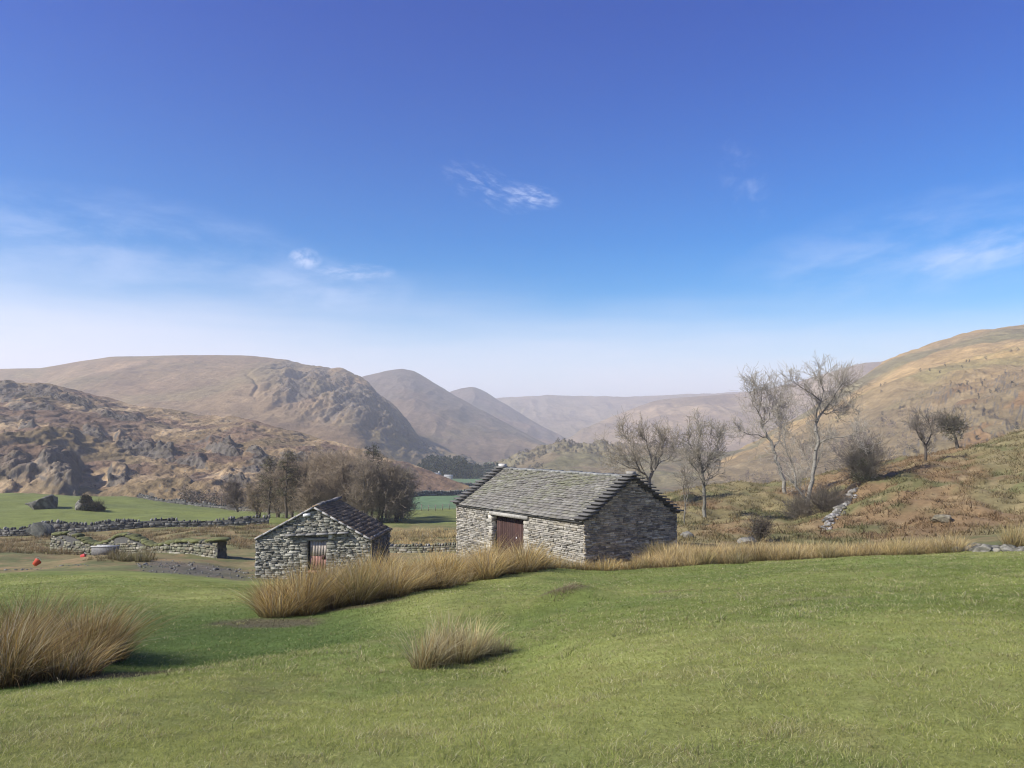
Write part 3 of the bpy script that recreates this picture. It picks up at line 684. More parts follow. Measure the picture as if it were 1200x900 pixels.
# ---- small barn
SX, SY, SYAW = -13.52, 40.68, -0.066
Ws, Ls, EVs, RDs = 6.15, 4.3, -3.88, -2.22
rng = np.random.default_rng(23)
sroot, frame = barn('stone_hut', 'small stone field barn with weathered red door in its gable', (SX + .1, SY, 0), SYAW, Ws, Ls, -6, EVs, RDs, None, rng)
DS = (2.78, 3.78, -5.5, -3.95)
g = Geo(); zb = -7.2
def zsub(lo, hi): return lo, hi
for x0, x1, z1 in ((core, DS[0], None), (DS[1], Ws - core, None)):
    a0, a1 = gable_top(x0, Ws, EVs, RDs) - .05, gable_top(x1, Ws, EVs, RDs) - .05
    V = [(x, y, z) for y in (core, .5) for x, z in ((x0, zb), (x1, zb), (x1, a1), (x0, a0))]
    g.add(V, [np.array([[0, 1, 2, 3], [7, 6, 5, 4], [0, 4, 5, 1], [1, 5, 6, 2], [2, 6, 7, 3], [3, 7, 4, 0]])], (.10, .095, .085))
V = [(x, y, z) for y in (core + .004, .5) for x, z in ((DS[0], DS[3]), (DS[1], DS[3]), (DS[1], gable_top(DS[1], Ws, EVs, RDs) - .05), (Ws / 2, RDs - .06), (DS[0], gable_top(DS[0], Ws, EVs, RDs) - .05))]
g.add(V, [np.array([[0, 1, 6, 5], [1, 2, 7, 6], [2, 3, 8, 7], [3, 4, 9, 8], [4, 0, 5, 9]]), np.array([[0, 1, 2], [0, 2, 3], [0, 3, 4]])], (.10, .095, .085))
wallbox(g, core, .5, .51, Ls - .51, zb, EVs - .03); wallbox(g, Ws - .5, Ws - core, .51, Ls - .51, zb, EVs - .03)
gable_core(g, Ws, Ls - .5, Ls - core, zb, EVs, RDs)
wallbox(g, DS[0], DS[1], core + .01, .5, zb, DS[2] - .01)
HUTP = [(.22, .215, .175), (.175, .172, .14), (.27, .26, .215), (.14, .135, .115), (.34, .325, .27), (.20, .185, .145), (.25, .24, .19), (.10, .097, .085)]
def keep_hut(a, z, l, h):
    if z + h / 2 > min(gable_top(a - l / 2, Ws, EVs, RDs), gable_top(a + l / 2, Ws, EVs, RDs)) + .04: return False
    return not (a + l / 2 > DS[0] and a - l / 2 < DS[1] and z + h / 2 > DS[2] and z - h / 2 < DS[3] + .16)
st = lay_courses(Ws, -6.9, RDs, .05, .115, .11, .40, rng, keep_hut)
stones(g, st, frame((0, 0, 0), (1, 0, 0), (0, -1, 0)), rng, cols=stone_cols(len(st), rng, HUTP, 1.22), out=(-.045, .055), bev=.018, gap=.008)
for jx, sgn in ((DS[0], 1), (DS[1], -1)):
    jr = []; z = DS[2]
    while z < DS[3]: h = rng.uniform(.1, .2); jr.append((.15, z + h / 2, .32, h)); z += h
    stones(g, np.array(jr), frame((jx, 0, 0), (0, 1, 0), (sgn, 0, 0)), rng, cols=stone_cols(len(jr), rng, HUTP), out=(-.01, .02), depth=.1)
    ja = []; z = DS[2]
    while z < DS[3] + .15: h = rng.uniform(.1, .2); l = rng.uniform(.25, .5); ja.append((jx - sgn * l / 2, z + h / 2, l, h)); z += h
    stones(g, np.array(ja), frame((0, 0, 0), (1, 0, 0), (0, -1, 0)), rng, cols=stone_cols(len(ja), rng, HUTP), out=(0, .06), depth=.2)
for xx, nrm in ((0, (-1, 0, 0)), (Ws, (1, 0, 0))):
    st = lay_courses(Ls, -6.9, EVs, .09, .17, .2, .5, rng)
    stones(g, st, frame((xx, 0, 0), (0, 1, 0), nrm), rng, cols=stone_cols(len(st), rng, [(.14, .14, .135), (.11, .11, .11), (.18, .175, .165), (.09, .09, .09)]), out=(-.04, .05))  # darker copy of the hut stone: shade of the side walls painted in
boxes(g, [(2.72, -.05, -2.62)], (.19, 0, .01), (0, .06, 0), (0, 0, .075), (.70, .69, .66))
boxes(g, [(4.0, -.05, -3.72)], (.10, 0, 0), (0, .05, 0), (0, 0, .14), (.52, .51, .48))
g.build('wall', M_stone, sroot)
g = Geo()
boxes(g, [((DS[0] + DS[1]) / 2, .2, DS[3] + .07)], (.72, 0, 0), (0, .24, 0), (0, 0, .065), (.24, .235, .21)); g.build('lintel', M_stone, sroot)
g = Geo(); x = 1.65
while x < 4.7:
    l = rng.uniform(.35, .7); boxes(g, [(x + l / 2, -.10, -3.66 + .05 * (x - 1.65) + rng.uniform(-.015, .015))], (l / 2 - .01, 0, .01), (0, .16, .02), (0, 0, .032), np.array((.20, .195, .18)) * rng.uniform(.8, 1.15)); x += l
g.build('drip_course', M_stone, sroot)
g = Geo()
for i in range(6):
    xx = DS[0] + .10 + (DS[1] - DS[0] - .10) / 6 * (i + .5); hw = (DS[1] - DS[0] - .10) / 12 - .003; off = rng.uniform(-.004, .004)
    boxes(g, [(xx, .10 + off, -4.36)], (hw, 0, 0), (0, .016, 0), (0, 0, .39 + rng.uniform(-.02, .0)), np.array((.33, .285, .245)) * rng.uniform(.85, 1.15))
    boxes(g, [(xx, .102 + off, -5.09)], (hw, 0, 0), (0, .016, 0), (0, 0, .335 + rng.uniform(-.01, .01)), np.array((.24, .125, .10)) * rng.uniform(.75, 1.2))
boxes(g, [(DS[1] - .18, .08, -4.80)], (.09, 0, 0), (0, .02, 0), (0, 0, .10), (.06, .03, .028))
boxes(g, [(DS[0] + .5, .16, -4.7)], (.5, 0, 0), (0, .012, 0), (0, 0, .78), (.03, .026, .024))
g.build('door', M_wood, sroot)
g = Geo(); boxes(g, [(3.28, -.04, -5.54)], (.42, 0, 0), (0, .12, 0), (0, 0, .06), (.25, .12, .09)); g.build('doorstep', M_stone, sroot)
SLD = [(.21, .172, .130), (.18, .147, .112), (.24, .20, .152), (.15, .122, .094), (.27, .225, .172)]
rf2, pit2, sl2 = slate_roof(sroot, 'roof', Ws, Ls, EVs, RDs, .10, .10, (0, 1), np.array(SLD) * np.array([1.12, 1.0, .78]), rng, 15)
for side in (0, 1):
    g = Geo()
    s = 1 if side == 0 else -1; x0 = 0 if side == 0 else Ws; ux = np.array([s * math.cos(pit2), 0, math.sin(pit2)]); nx = np.array([-s * math.sin(pit2), 0, math.cos(pit2)])
    for i in range(7):
        f = (i + .5) / 7 * (sl2 - .1); c = np.array([x0, 0, EVs]) + ux * (f - .03) + nx * .005
        boxes(g, [c + np.array([0, -.07, 0])], ux * ((sl2 - .1) / 14 - .01), (0, .055, 0), nx * .045, np.array((.33, .32, .30)) * rng.uniform(.85, 1.15))
    g.build('verge', M_slate, rf2)
g = Geo(); y = .75
while y < Ls:
    l = rng.uniform(.3, .55); boxes(g, [(Ws / 2, y + l / 2, RDs + .07 + rng.uniform(-.03, .05))], (.16, 0, .03), (0, l / 2 - .01, rng.uniform(-.02, .02)), (-.02, 0, .06), np.array((.15, .145, .14)) * rng.uniform(.7, 1.2)); y += l
g.build('ridge', M_stone, rf2)

# ------------------------------------------------------------------ rocks and walls
def icos(sub):
    bm = bmesh.new(); bmesh.ops.create_icosphere(bm, subdivisions=sub, radius=1.0)
    V = np.array([v.co[:] for v in bm.verts]); Fc = np.array([[v.index for v in f.verts] for f in bm.faces]); bm.free(); return V, Fc
ICO = {s: icos(s) for s in (1, 2, 3, 4, 5)}
def rock_geo(sub, size, rng, cuts=9, rough=.10, shape=None):
    V, Fc = ICO[sub]; V = V.copy()
    for k in range(cuts):
        d = rng.normal(size=3); d /= np.linalg.norm(d); off = rng.uniform(.55, .88)
        e = V @ d - off; V = V - np.clip(e, 0, None)[:, None] * d[None] * .92
    s = rng.integers(1, 900)
    n = fbm(V[:, 0] * 1.6 + V[:, 2], V[:, 1] * 1.6 - V[:, 2] * .7, 5, int(s)); V = V * (1 + rough * n)[:, None]
    if shape is not None: V = shape(V)
    return V * np.array(size), Fc
def rock_thing(name, label, cat, pos, size, seed, cols=((.22, .21, .20), (.33, .32, .29)), rz=0.0, sub=5, shape=None, sink=.25, group=None):
    rng = np.random.default_rng(seed); V, Fc = rock_geo(sub, size, rng, shape=shape)
    m = sstep(-.3, .5, fbm(V[:, 0] * 1.1, V[:, 1] * 1.1 + V[:, 2], 4, seed) ); c = mixv(np.tile(np.array(cols[0]), (len(V), 1)), np.array(cols[1]), m)
    o = mk(name, V, [Fc], M_rock, None, c, True); o.location = tuple(np.array(pos) + np.array([0, 0, size[2] * (1 - 2 * sink)])); o.rotation_euler = (0, 0, rz)
    return tag(o, label, cat, group)
def dry_wall(name, label, pts, height, thick, course, ln, rng, pal_, cope=True, moss=0.0, gaps=0.0, group=None, hvar=.15):
    """dry stone wall along bearings/distances pts; two stone faces, dark core and cope stones"""
    w = np.array([at(p, Y)[:2] for p, Y in pts]); seg = np.linalg.norm(np.diff(w, axis=0), axis=1); cum = np.concatenate([[0], np.cumsum(seg)]); L = cum[-1]
    def pos(a):
        a = np.clip(a, 0, L); return np.stack([np.interp(a, cum, w[:, 0]), np.interp(a, cum, w[:, 1])], -1)
    def nor(a):
        d = pos(a + .8) - pos(a - .8); d /= np.linalg.norm(d, axis=1, keepdims=True) + 1e-9; return np.stack([d[:, 1], -d[:, 0]], -1)
    org = np.array([w[0, 0], w[0, 1], float(gzi(w[0, 0], w[0, 1]))])
    def mp_(side):
        def f(a, z, p):
            xy = pos(a); n = nor(a); lean = thick / 2 * (1 - .25 * np.clip(z / height, 0, 1))
            xy = xy + n * ((lean + p) * side)[:, None]
            return np.concatenate([xy, (gzi(xy[:, 0], xy[:, 1]) * 0 + gzi(*pos(a).T) + z)[:, None]], 1) - org
        return f
    hh = lambda a: height * (1 + hvar * perlin(np.array([a / 6.0]), np.array([3.3]), 5)[0] * 1.6)
    g = Geo()
    keepf = lambda a, z, l, h: z < hh(a) and (gaps == 0 or perlin(np.array([a / 3.0]), np.array([z * .8]), 8)[0] > -1 + gaps * z / height)
    for side in (1, -1):
        st = lay_courses(L, -.3, height * 1.3, course * .7, course * 1.4, ln * .6, ln * 1.5, rng, keepf)
        if len(st): stones(g, st, mp_(side), rng, gap=course * .1, out=(-.08, .10), depth=thick * .35, bev=course * .25, jit=course * .1, cols=stone_cols(len(st), rng, pal_))
    n = max(3, int(L / .6)); aa = np.linspace(0, L, n); xy = pos(aa); nr = nor(aa); gz_ = gzi(xy[:, 0], xy[:, 1]); top = np.array([hh(a) for a in aa]) * .93
    V = []
    for sd, zz in ((1, -.3), (-1, -.3), (-1, None), (1, None)):
        V.append(np.concatenate([xy + nr * sd * thick * .36, (gz_ + (zz if zz is not None else top))[:, None]], 1) - org)
    V = np.stack(V, 1).reshape(-1, 3); i = np.arange(n - 1)[:, None] * 4
    g.add(V, [np.concatenate([i + np.array([[a, b, b + 4, a + 4]]) for a, b in ((0, 1), (1, 2), (2, 3), (3, 0))]), np.array([[0, 1, 2, 3], [n * 4 - 4, n * 4 - 1, n * 4 - 2, n * 4 - 3]])], (.07, .068, .06))
    if cope:
        a = 0.0
        while a < L:
            l = rng.uniform(.5, 1.3) * ln * .55
            if rng.random() > .10 + gaps * .3:
                V, Fc = rock_geo(1, (l * .6, thick * rng.uniform(.38, .55), course * rng.uniform(.7, 1.35)), rng, 5, .15)
                p = pos(np.array([a]))[0]; d = nor(np.array([a]))[0]; rm = np.array([[-d[1], d[0]], [d[0], d[1]]]).T
                V[:, :2] = V[:, :2] @ rm.T
                g.add(V + np.array([p[0], p[1], float(gzi(p[0], p[1])) + hh(a) + course * .2]) - org, [Fc], stone_cols(1, rng, pal_)[0])
            a += l
    if moss:
        a = 0.0
        while a < L:
            V, Fc = rock_geo(2, (rng.uniform(.3, .7), thick * .6, rng.uniform(.10, .2)), rng, 3, .25); p = pos(np.array([a]))[0]
            if rng.random() < moss: g.add(V + np.array([p[0], p[1], float(gzi(p[0], p[1])) + hh(a) + course * .5]) - org, [Fc], np.array((.115, .12, .045)) * rng.uniform(.7, 1.2))
            a += rng.uniform(.3, .6)
    o = g.build(name, M_stone); o.location = tuple(org)
    return tag(o, label, 'wall', group)
rng = np.random.default_rng(31)
MOSSY = [(.17, .17, .11), (.14, .14, .09), (.22, .205, .15), (.27, .25, .20), (.11, .11, .075), (.16, .14, .095)]
DARKP = [(.09, .088, .075), (.12, .115, .10), (.15, .145, .125), (.06, .058, .05), (.22, .21, .18)]
dry_wall('dry_stone_wall', 'tumbled sheepfold wall with mossy top left of the small barn', [(264, 53), (240, 54.5), (205, 57), (165, 60), (120, 63), (70, 66)], 1.05, .9, .18, .38, rng, MOSSY, moss=.75, gaps=.95, hvar=.6)
dry_wall('dry_stone_wall', 'dark field wall along the near edge of the left green field', [(-120, 99), (-40, 97), (30, 97), (80, 98), (130, 99), (200, 101), (260, 102), (318, 104)], 1.0, .8, .30, .6, rng, DARKP, gaps=.9, hvar=.5)
dry_wall('dry_stone_wall', 'far wall along the upper edge of the left green field', [(165, 196), (210, 192), (250, 188), (300, 182), (345, 176)], .75, .8, .34, .8, rng, DARKP, gaps=.9, hvar=.6)
dry_wall('dry_stone_wall', 'low wall across the rough ground between the two barns', [(440, 63), (480, 61.5), (520, 61), (560, 61)], .55, .7, .16, .36, rng, MOSSY)
dry_wall('dry_stone_wall', 'valley wall crossing the pale field beyond the post fence', [(440, 250), (480, 258), (530, 275), (600, 300)], 1.3, .9, .5, 1.2, rng, DARKP)
dry_wall('dry_stone_wall', 'distant wall below the dark conifer wood', [(455, 352), (490, 362), (530, 390), (560, 420), (600, 430)], 1.6, 1.2, .7, 1.8, rng, DARKP)
g = Geo()
for k in range(300):
    f = rng.random(); px = np.interp(f, [0, .45, 1], [964, 972, 997]) + rng.normal(0, 2.6 + 2 * f); Y = np.interp(f, [0, 1], [50, 66]) + rng.normal(0, .5)
    s_ = rng.uniform(.07, .24) * (.8 + .5 * f); V, Fc = rock_geo(1, (s_, s_ * rng.uniform(.6, 1), s_ * rng.uniform(.4, .8)), rng, 5, .12)
    g.add(V + at(px, Y, s_ * rng.uniform(.1, .7)), [Fc], stone_cols(1, rng, [(.26, .25, .22), (.20, .19, .17), (.33, .31, .28), (.12, .115, .10), (.16, .15, .12)])[0])
tag(g.build('fallen_wall', M_stone), 'collapsed grey stone wall tumbling down the bracken slope', 'rubble', None, 'stuff')

def wedge(V):
    V = V.copy(); k = .30 + .70 * sstep(-1.0, .45, V[:, 0]); V[:, 2] *= k; return V
RC = ((.075, .072, .06), (.19, .18, .145))
rock_thing('boulder', 'large wedge shaped pale boulder in the left field', 'boulder', at(55, 139), (2.9, 2.2, 1.9), 41, RC, shape=wedge, sink=.28)
rock_thing('boulder', 'pale boulder half covered by a dark bush in the left field', 'boulder', at(102, 139), (1.6, 1.6, 1.7), 42, RC, sink=.22)
rock_thing('boulder', 'rounded grey boulder built into the dark field wall', 'boulder', at(53, 94), (1.6, 1.3, 1.15), 43, ((.06, .062, .052), (.12, .12, .098)), sink=.25)
g = Geo(); oc = at(1150, 27.6); ro = np.random.default_rng(144)
for k in range(16):
    sz = np.array([ro.uniform(.18, .55), ro.uniform(.2, .45), ro.uniform(.10, .24)]); V, Fc = rock_geo(4, sz, ro, 12, .22); a_ = ro.uniform(-.5, .5)
    V = np.stack([V[:, 0] * math.cos(a_) - V[:, 1] * math.sin(a_), V[:, 0] * math.sin(a_) + V[:, 1] * math.cos(a_), V[:, 2] + .15 * V[:, 0]], -1)
    x, y = ro.uniform(-.95, .9), ro.uniform(-.5, .7); m = sstep(-.2, .4, fbm(V[:, 0] * 3 + k, V[:, 1] * 3 + V[:, 2] * 2, 4, 60 + k))
    g.add(V + np.array([x, y, float(gzi(oc[0] + x, oc[1] + y)) - oc[2] - .05 + .12 * max(0, 1 - x * x)]), [Fc], mixv(np.tile(np.array((.10, .095, .07)), (len(V), 1)), np.array((.24, .225, .18)), m))
oo = g.build('outcrop', M_rock, None, False); oo.location = tuple(oc); tag(oo, 'flat grey lichened outcrop beside the rushes on the right crest', 'outcrop')
rock_thing('boulder', 'low pale stone among the rushes near the barn gable', 'boulder', at(872, 41), (.5, .4, .30), 45, ((.10, .095, .08), (.21, .20, .17)), sink=.3)
rock_thing('boulder', 'small pale rock at the foot of the bracken slope', 'boulder', at(803, 45), (.36, .32, .24), 46, ((.13, .125, .105), (.25, .24, .21)), sink=.3)
rock_thing('boulder', 'mossy rock half sunk in the bracken near the fallen wall', 'boulder', at(1100, 47), (.8, .6, .3), 47, ((.17, .15, .10), (.26, .23, .17)), sink=.35)
# loose rubble in the yard: nobody could count it
g = Geo(); rng = np.random.default_rng(51)
for k in range(330):
    px = rng.uniform(165, 300); Y = rng.uniform(37.8, 47); 
    if k > 270: px = rng.uniform(-10, 110); Y = rng.uniform(40.5, 42)
    s = rng.uniform(.025, .07) * (1 if rng.random() < .93 else 2.2); V, Fc = rock_geo(1, (s, s * rng.uniform(.6, 1), s * rng.uniform(.4, .8)), rng, 4, .1)
    g.add(V + at(px, Y, s * .2), [Fc], stone_cols(1, rng, STONE_GREY, .5)[0])
tag(g.build('rubble', M_stone), 'grey rubble strewn across the yard beside the small barn', 'rubble', None, 'stuff')

# ------------------------------------------------------------------ blades: grass, rushes, bracken
def blades(name, pos, h, lean, wd, c0, c1, mat, seg=3):
    """pos (n,3), height (n,), lean (n,2), width, base and tip colours"""
    n = len(pos); rng_ = np.random.default_rng(n)
    ang = rng_.uniform(0, np.pi, n); wv = np.stack([np.cos(ang), np.sin(ang), 0 * ang], -1) * np.asarray(wd).reshape(-1, 1) / 2
    ts = np.linspace(0, 1, seg + 1); V = []; Cc = []
    for i, t in enumerate(ts):
        c = pos + np.concatenate([lean * (h * (.35 * t + .65 * t * t))[:, None], (h * t * (1 - .18 * t * np.linalg.norm(lean, axis=1)))[:, None]], 1)
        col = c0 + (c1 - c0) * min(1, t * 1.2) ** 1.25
        if i < seg: V += [c - wv * (1 - .6 * t), c + wv * (1 - .6 * t)]; Cc += [col, col]
        else: V += [c]; Cc += [col]
    k = 2 * seg + 1; V = np.stack(V, 1); Cc = np.stack(Cc, 1); i = np.arange(n)[:, None] * k
    fs = []
    if seg > 1: fs.append(np.concatenate([i + np.array([[2 * s, 2 * s + 1, 2 * s + 3, 2 * s + 2]]) for s in range(seg - 1)]))
    fs.append(i + np.array([[2 * seg - 2, 2 * seg - 1, 2 * seg]]))
    return mk(name, V.reshape(-1, 3), fs, mat, None, Cc.reshape(-1, 3))
def pickc(pal_, n, rng, v=.2): return np.array(pal_)[rng.integers(0, len(pal_), n)] * rng.uniform(1 - v, 1 + v, (n, 1))
# pasture
rng = np.random.default_rng(61); n = 560000
px = rng.uniform(-90, 1290, n); Yg = np.exp(rng.uniform(math.log(2.6), math.log(33), n)); xg = (px - 600) / F * Yg
_, lawn, _, yard, _, n1, n2 = zones(xg, Yg)
ok = (lawn > rng.random(n)); px, Yg, xg = px[ok], Yg[ok], xg[ok]; n = len(px)
pos = np.stack([xg, Yg, gzi(xg, Yg) - .005], -1)
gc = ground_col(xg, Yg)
tuft = fbm(xg / .30, Yg / .42, 3, 67) * (1 - sstep(14, 26, Yg) * .5) + .5 * fbm(xg / .9, Yg / 1.4, 3, 69); patch = .55 * fbm(xg / 1.1, Yg / 1.1, 4, 63) + .8 * tuft; big = fbm(xg / 7, Yg / 7, 3, 65)
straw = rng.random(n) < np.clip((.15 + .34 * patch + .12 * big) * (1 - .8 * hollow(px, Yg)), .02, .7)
c1 = gc * rng.uniform(.8, 1.75, (n, 1)) * np.clip(1.12 + .40 * tuft, .72, 1.75)[:, None] * np.array([1.02, 1.0, .9])
c1[straw] = pickc([(.50, .48, .22), (.42, .42, .16), (.60, .56, .32), (.38, .32, .16)], straw.sum(), rng)
c0 = gc * (.95 * np.clip(1.1 + .3 * tuft, .75, 1.4))[:, None]; c0[straw] = c1[straw] * .8
h = rng.uniform(.014, .042, n) * (.9 + .5 * np.clip(tuft, -.8, 1)) * (Yg / 6) ** .22; lean = rng.normal(0, 1.1, (n, 2))
h[straw] *= 1.1
g_ = blades('grass', pos, h, lean, .0034 * (Yg / 4) ** .95 * np.where(straw, 1.1, 1.0), c0, c1, M_grass, 2); tag(g_, 'short grazed grass flecked with dry straw covering the pasture', 'grass', None, 'stuff')

RUSH = [(.68, .46, .160), (.78, .58, .23), (.84, .69, .36), (.46, .27, .075), (.72, .50, .18), (.36, .29, .09)]
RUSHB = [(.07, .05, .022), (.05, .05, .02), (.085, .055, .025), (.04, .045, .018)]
def tussocks(name, label, cents, per, hgt, rad, wd, rng, kind=None, tip=RUSH, basec=RUSHB, cat='rushes', splay=.55, wind=(.10, .0), group=None):
    P_, H_, L_, W_, A_, B_ = [], [], [], [], [], []
    for (p, Y, k) in cents:
        m = int(per * k); r = rad * math.sqrt(k) * rng.uniform(.8, 1.2); a = rng.uniform(0, 2 * np.pi, m); q = r * np.sqrt(rng.random(m)) 
        x = (p - 600) / F * Y + q * np.cos(a); y = Y + q * np.sin(a)
        P_.append(np.stack([x, y, gzi(x, y) - .02], -1))
        hh = hgt * math.sqrt(k) * rng.uniform(.6, 1.22); H_.append(hh * rng.uniform(.35, 1.15, m) * (1 - .25 * (q / r) ** 2))
        L_.append(np.stack([np.cos(a), np.sin(a)], -1) * (splay * (q / r) * rng.uniform(.3, 1.3, m))[:, None] + rng.normal(0, 1, (m, 2)) * np.where(rng.random(m) < .15, .8, .24)[:, None] + np.array(wind))
        W_.append(np.full(m, wd) * rng.uniform(.6, 1.3, m))
        sh = rng.uniform(.62, 1.3); green = rng.random() < .25
        t1 = pickc(tip, m, rng, .25) * sh; b1 = pickc(basec, m, rng)
        if green: t1 = t1 * .55 + np.array((.16, .17, .055)) * .45
        dead = rng.random(m) < .2; t1[dead] = pickc([(.55, .47, .32), (.2, .13, .07)], dead.sum(), rng)
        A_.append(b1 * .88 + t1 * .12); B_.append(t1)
    cat_ = np.concatenate
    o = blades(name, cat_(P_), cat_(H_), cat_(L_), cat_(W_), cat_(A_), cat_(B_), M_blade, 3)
    return tag(o, label, cat, group, kind)
def scatter(poly, n, rng, mind=.35, kr=(.5, 1.5)):
    """tussock centres inside a polygon of (bearing, distance)"""
    poly = np.array(poly, float); w = np.stack([(poly[:, 0] - 600) / F * poly[:, 1], poly[:, 1]], -1); out = []; tries = 0
    lo, hi = w.min(0), w.max(0)
    while len(out) < n and tries < n * 60:
        tries += 1; q = rng.uniform(lo, hi); ins = False; j = len(w) - 1
        for i in range(len(w)):
            if (w[i, 1] > q[1]) != (w[j, 1] > q[1]) and q[0] < (w[j, 0] - w[i, 0]) * (q[1] - w[i, 1]) / (w[j, 1] - w[i, 1]) + w[i, 0]: ins = not ins
            j = i
        if ins and all((q[0] - a) ** 2 + (q[1] - b) ** 2 > mind ** 2 for a, b, _ in out): out.append((q[0], q[1], rng.uniform(*kr)))
    return [(600 + F * a / b, b, k) for a, b, k in out]
rng = np.random.default_rng(71)
GT1 = [(.34, .36, .10), (.44, .43, .16), (.56, .52, .26), (.26, .32, .08), (.50, .45, .22)]
def turf_tufts(n, lo, hi, per, hgt, rad, wd):
    Y = np.exp(rng.uniform(math.log(lo), math.log(hi), n)); p = rng.uniform(-60, 1260, n); x = (p - 600) / F * Y
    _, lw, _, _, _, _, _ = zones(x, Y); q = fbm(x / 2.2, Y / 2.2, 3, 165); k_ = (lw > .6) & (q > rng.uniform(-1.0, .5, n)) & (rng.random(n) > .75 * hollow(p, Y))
    tussocks('grass', 'small paler tufts standing up from the grazed turf', [(a, b, c) for a, b, c in zip(p[k_], Y[k_], rng.uniform(.3, 1.6, k_.sum()))], per, hgt, rad, wd, rng, 'stuff', tip=GT1, basec=[(.11, .15, .04), (.14, .18, .05)], cat='grass', splay=1.3, wind=(.1, 0))
turf_tufts(2600, 3.6, 10, 26, .055, .055, .0042)
turf_tufts(2600, 9, 27, 26, .085, .10, .0105)
# big clump at the left edge
c_ = scatter([(-120, 9.6), (60, 9.5), (120, 10.2), (138, 11.2), (115, 12.4), (0, 12.6), (-150, 12.2)], 26, rng, .38, (.45, 1.7))
tussocks('rush_tussock', 'big shaggy clump of brown rushes at the left edge of the pasture', c_, 680, .92, .34, .0085, rng, cat='rush clump', splay=.95, wind=(.16, -.05), tip=[(.58, .39, .14), (.68, .51, .22), (.38, .22, .07), (.26, .16, .055), (.78, .64, .36), (.52, .36, .12), (.28, .25, .08)], basec=[(.035, .024, .012), (.03, .03, .014), (.05, .03, .015)])
c_ = [(500, 9.65, .75), (510, 9.9, .6), (540, 10.15, 1.0), (555, 10.4, .9), (525, 10.4, .8), (575, 10.55, .6), (590, 10.7, .35)]
tussocks('rush_tussock', 'lone pale tuft of rushes in the middle of the pasture', c_, 420, .74, .20, .0065, rng, cat='rush clump', tip=[(.84, .70, .38), (.74, .58, .28), (.88, .78, .50), (.54, .38, .16)], basec=[(.20, .15, .06), (.13, .13, .045)], splay=.55, wind=(.12, 0))
c_ = [(648 + 5.5 * k, 15.7 + .13 * k + R.uniform(-.12, .12), R.uniform(.4, 1.0)) for k in range(13)] + [(770 + 4 * k, 17.2 + R.uniform(-.2, .2), R.uniform(.3, .7)) for k in range(6)]
tussocks('dry_grass', 'pale dry grass along the little bank in the open pasture', c_, 130, .17, .22, .007, rng, 'stuff', tip=[(.42, .33, .19), (.30, .21, .11), (.50, .42, .27)], splay=1.0)
c_ = [(795, 4.0, .5), (812, 3.95, .8), (826, 4.05, .5)]
tussocks('dry_grass', 'few pale dry stalks at the bottom edge of the pasture', c_, 16, .20, .06, .003, rng, 'stuff', tip=[(.60, .52, .34), (.5, .42, .25)], splay=.5)
# rush bed in front of the small barn
c_ = scatter([(318, 18.0), (400, 18.9), (470, 20.4), (540, 22.4), (600, 24.6), (640, 26.5), (632, 28.6), (560, 26.4), (470, 24.0), (380, 21.6), (322, 20.0)], 62, rng, .54, (.35, 1.9))
tussocks('rushes', 'dense bed of tawny rushes in front of the small barn', [(p, Y, k * float(np.interp(p, [318, 420, 640], [1.55, 1.3, .85]))) for p, Y, k in c_], 400, .88, .30, .011, rng, 'stuff', wind=(.06, 0), splay=1.0)
c_ = scatter([(652, 29.0), (700, 29.4), (742, 29.8), (742, 31.6), (700, 32.0), (655, 31.5)], 26, rng, .4, (.3, .9))
tussocks('rushes', 'thin strip of low rushes at the foot of the large barn', c_, 200, .62, .35, .014, rng, 'stuff')
RUSHP = [(.72, .53, .23), (.80, .62, .30), (.62, .43, .18), (.74, .57, .26)]
c_ = scatter([(742, 30.2), (800, 29.6), (880, 28.8), (960, 28.3), (1050, 27.9), (1118, 27.6), (1115, 30.5), (1000, 33.0), (880, 35.0), (790, 35.5), (748, 33.2)], 190, rng, .36, (.4, 1.1))
tussocks('rushes', 'long pale band of rushes along the crest right of the large barn', c_, 240, .80, .4, .014, rng, 'stuff', tip=RUSHP, wind=(.06, 0), splay=.8)
c_ = scatter([(1178, 27.8), (1230, 27.5), (1300, 28), (1290, 30.5), (1190, 30.5)], 26, rng, .4, (.6, 1.3))
tussocks('rushes', 'pale rush clump beyond the flat outcrop at the right edge', c_, 260, .85, .4, .014, rng, 'stuff', tip=RUSHP)
c_ = scatter([(140, 45), (180, 45), (182, 48), (142, 48)], 9, rng, .4, (.6, 1.2)) + scatter([(100, 45), (140, 44), (150, 47), (110, 48)], 14, rng, .4, (.06, .2))
tussocks('rushes', 'rush clump in the yard below the tumbled sheepfold wall', c_, 260, .85, .5, .022, rng, 'stuff', tip=[(.34, .28, .14), (.42, .35, .19), (.27, .22, .10)])
c_ = scatter([(-60, 58), (60, 60), (190, 70), (300, 62), (318, 98), (100, 94), (-80, 93)], 230, rng, .8, (.5, 1.3))
tussocks('rushes', 'straw coloured rough grass between the sheepfold and the field wall', c_, 110, .62, .8, .035, rng, 'stuff', tip=[(.40, .28, .14), (.46, .34, .18), (.33, .23, .11), (.36, .25, .13)])
c_ = scatter([(440, 66), (540, 64), (560, 88), (430, 92)], 95, rng, .8, (.5, 1.3))
tussocks('rushes', 'straw coloured rushes in the gap between the two barns', c_, 120, .62, .8, .035, rng, 'stuff', tip=RUSHP)
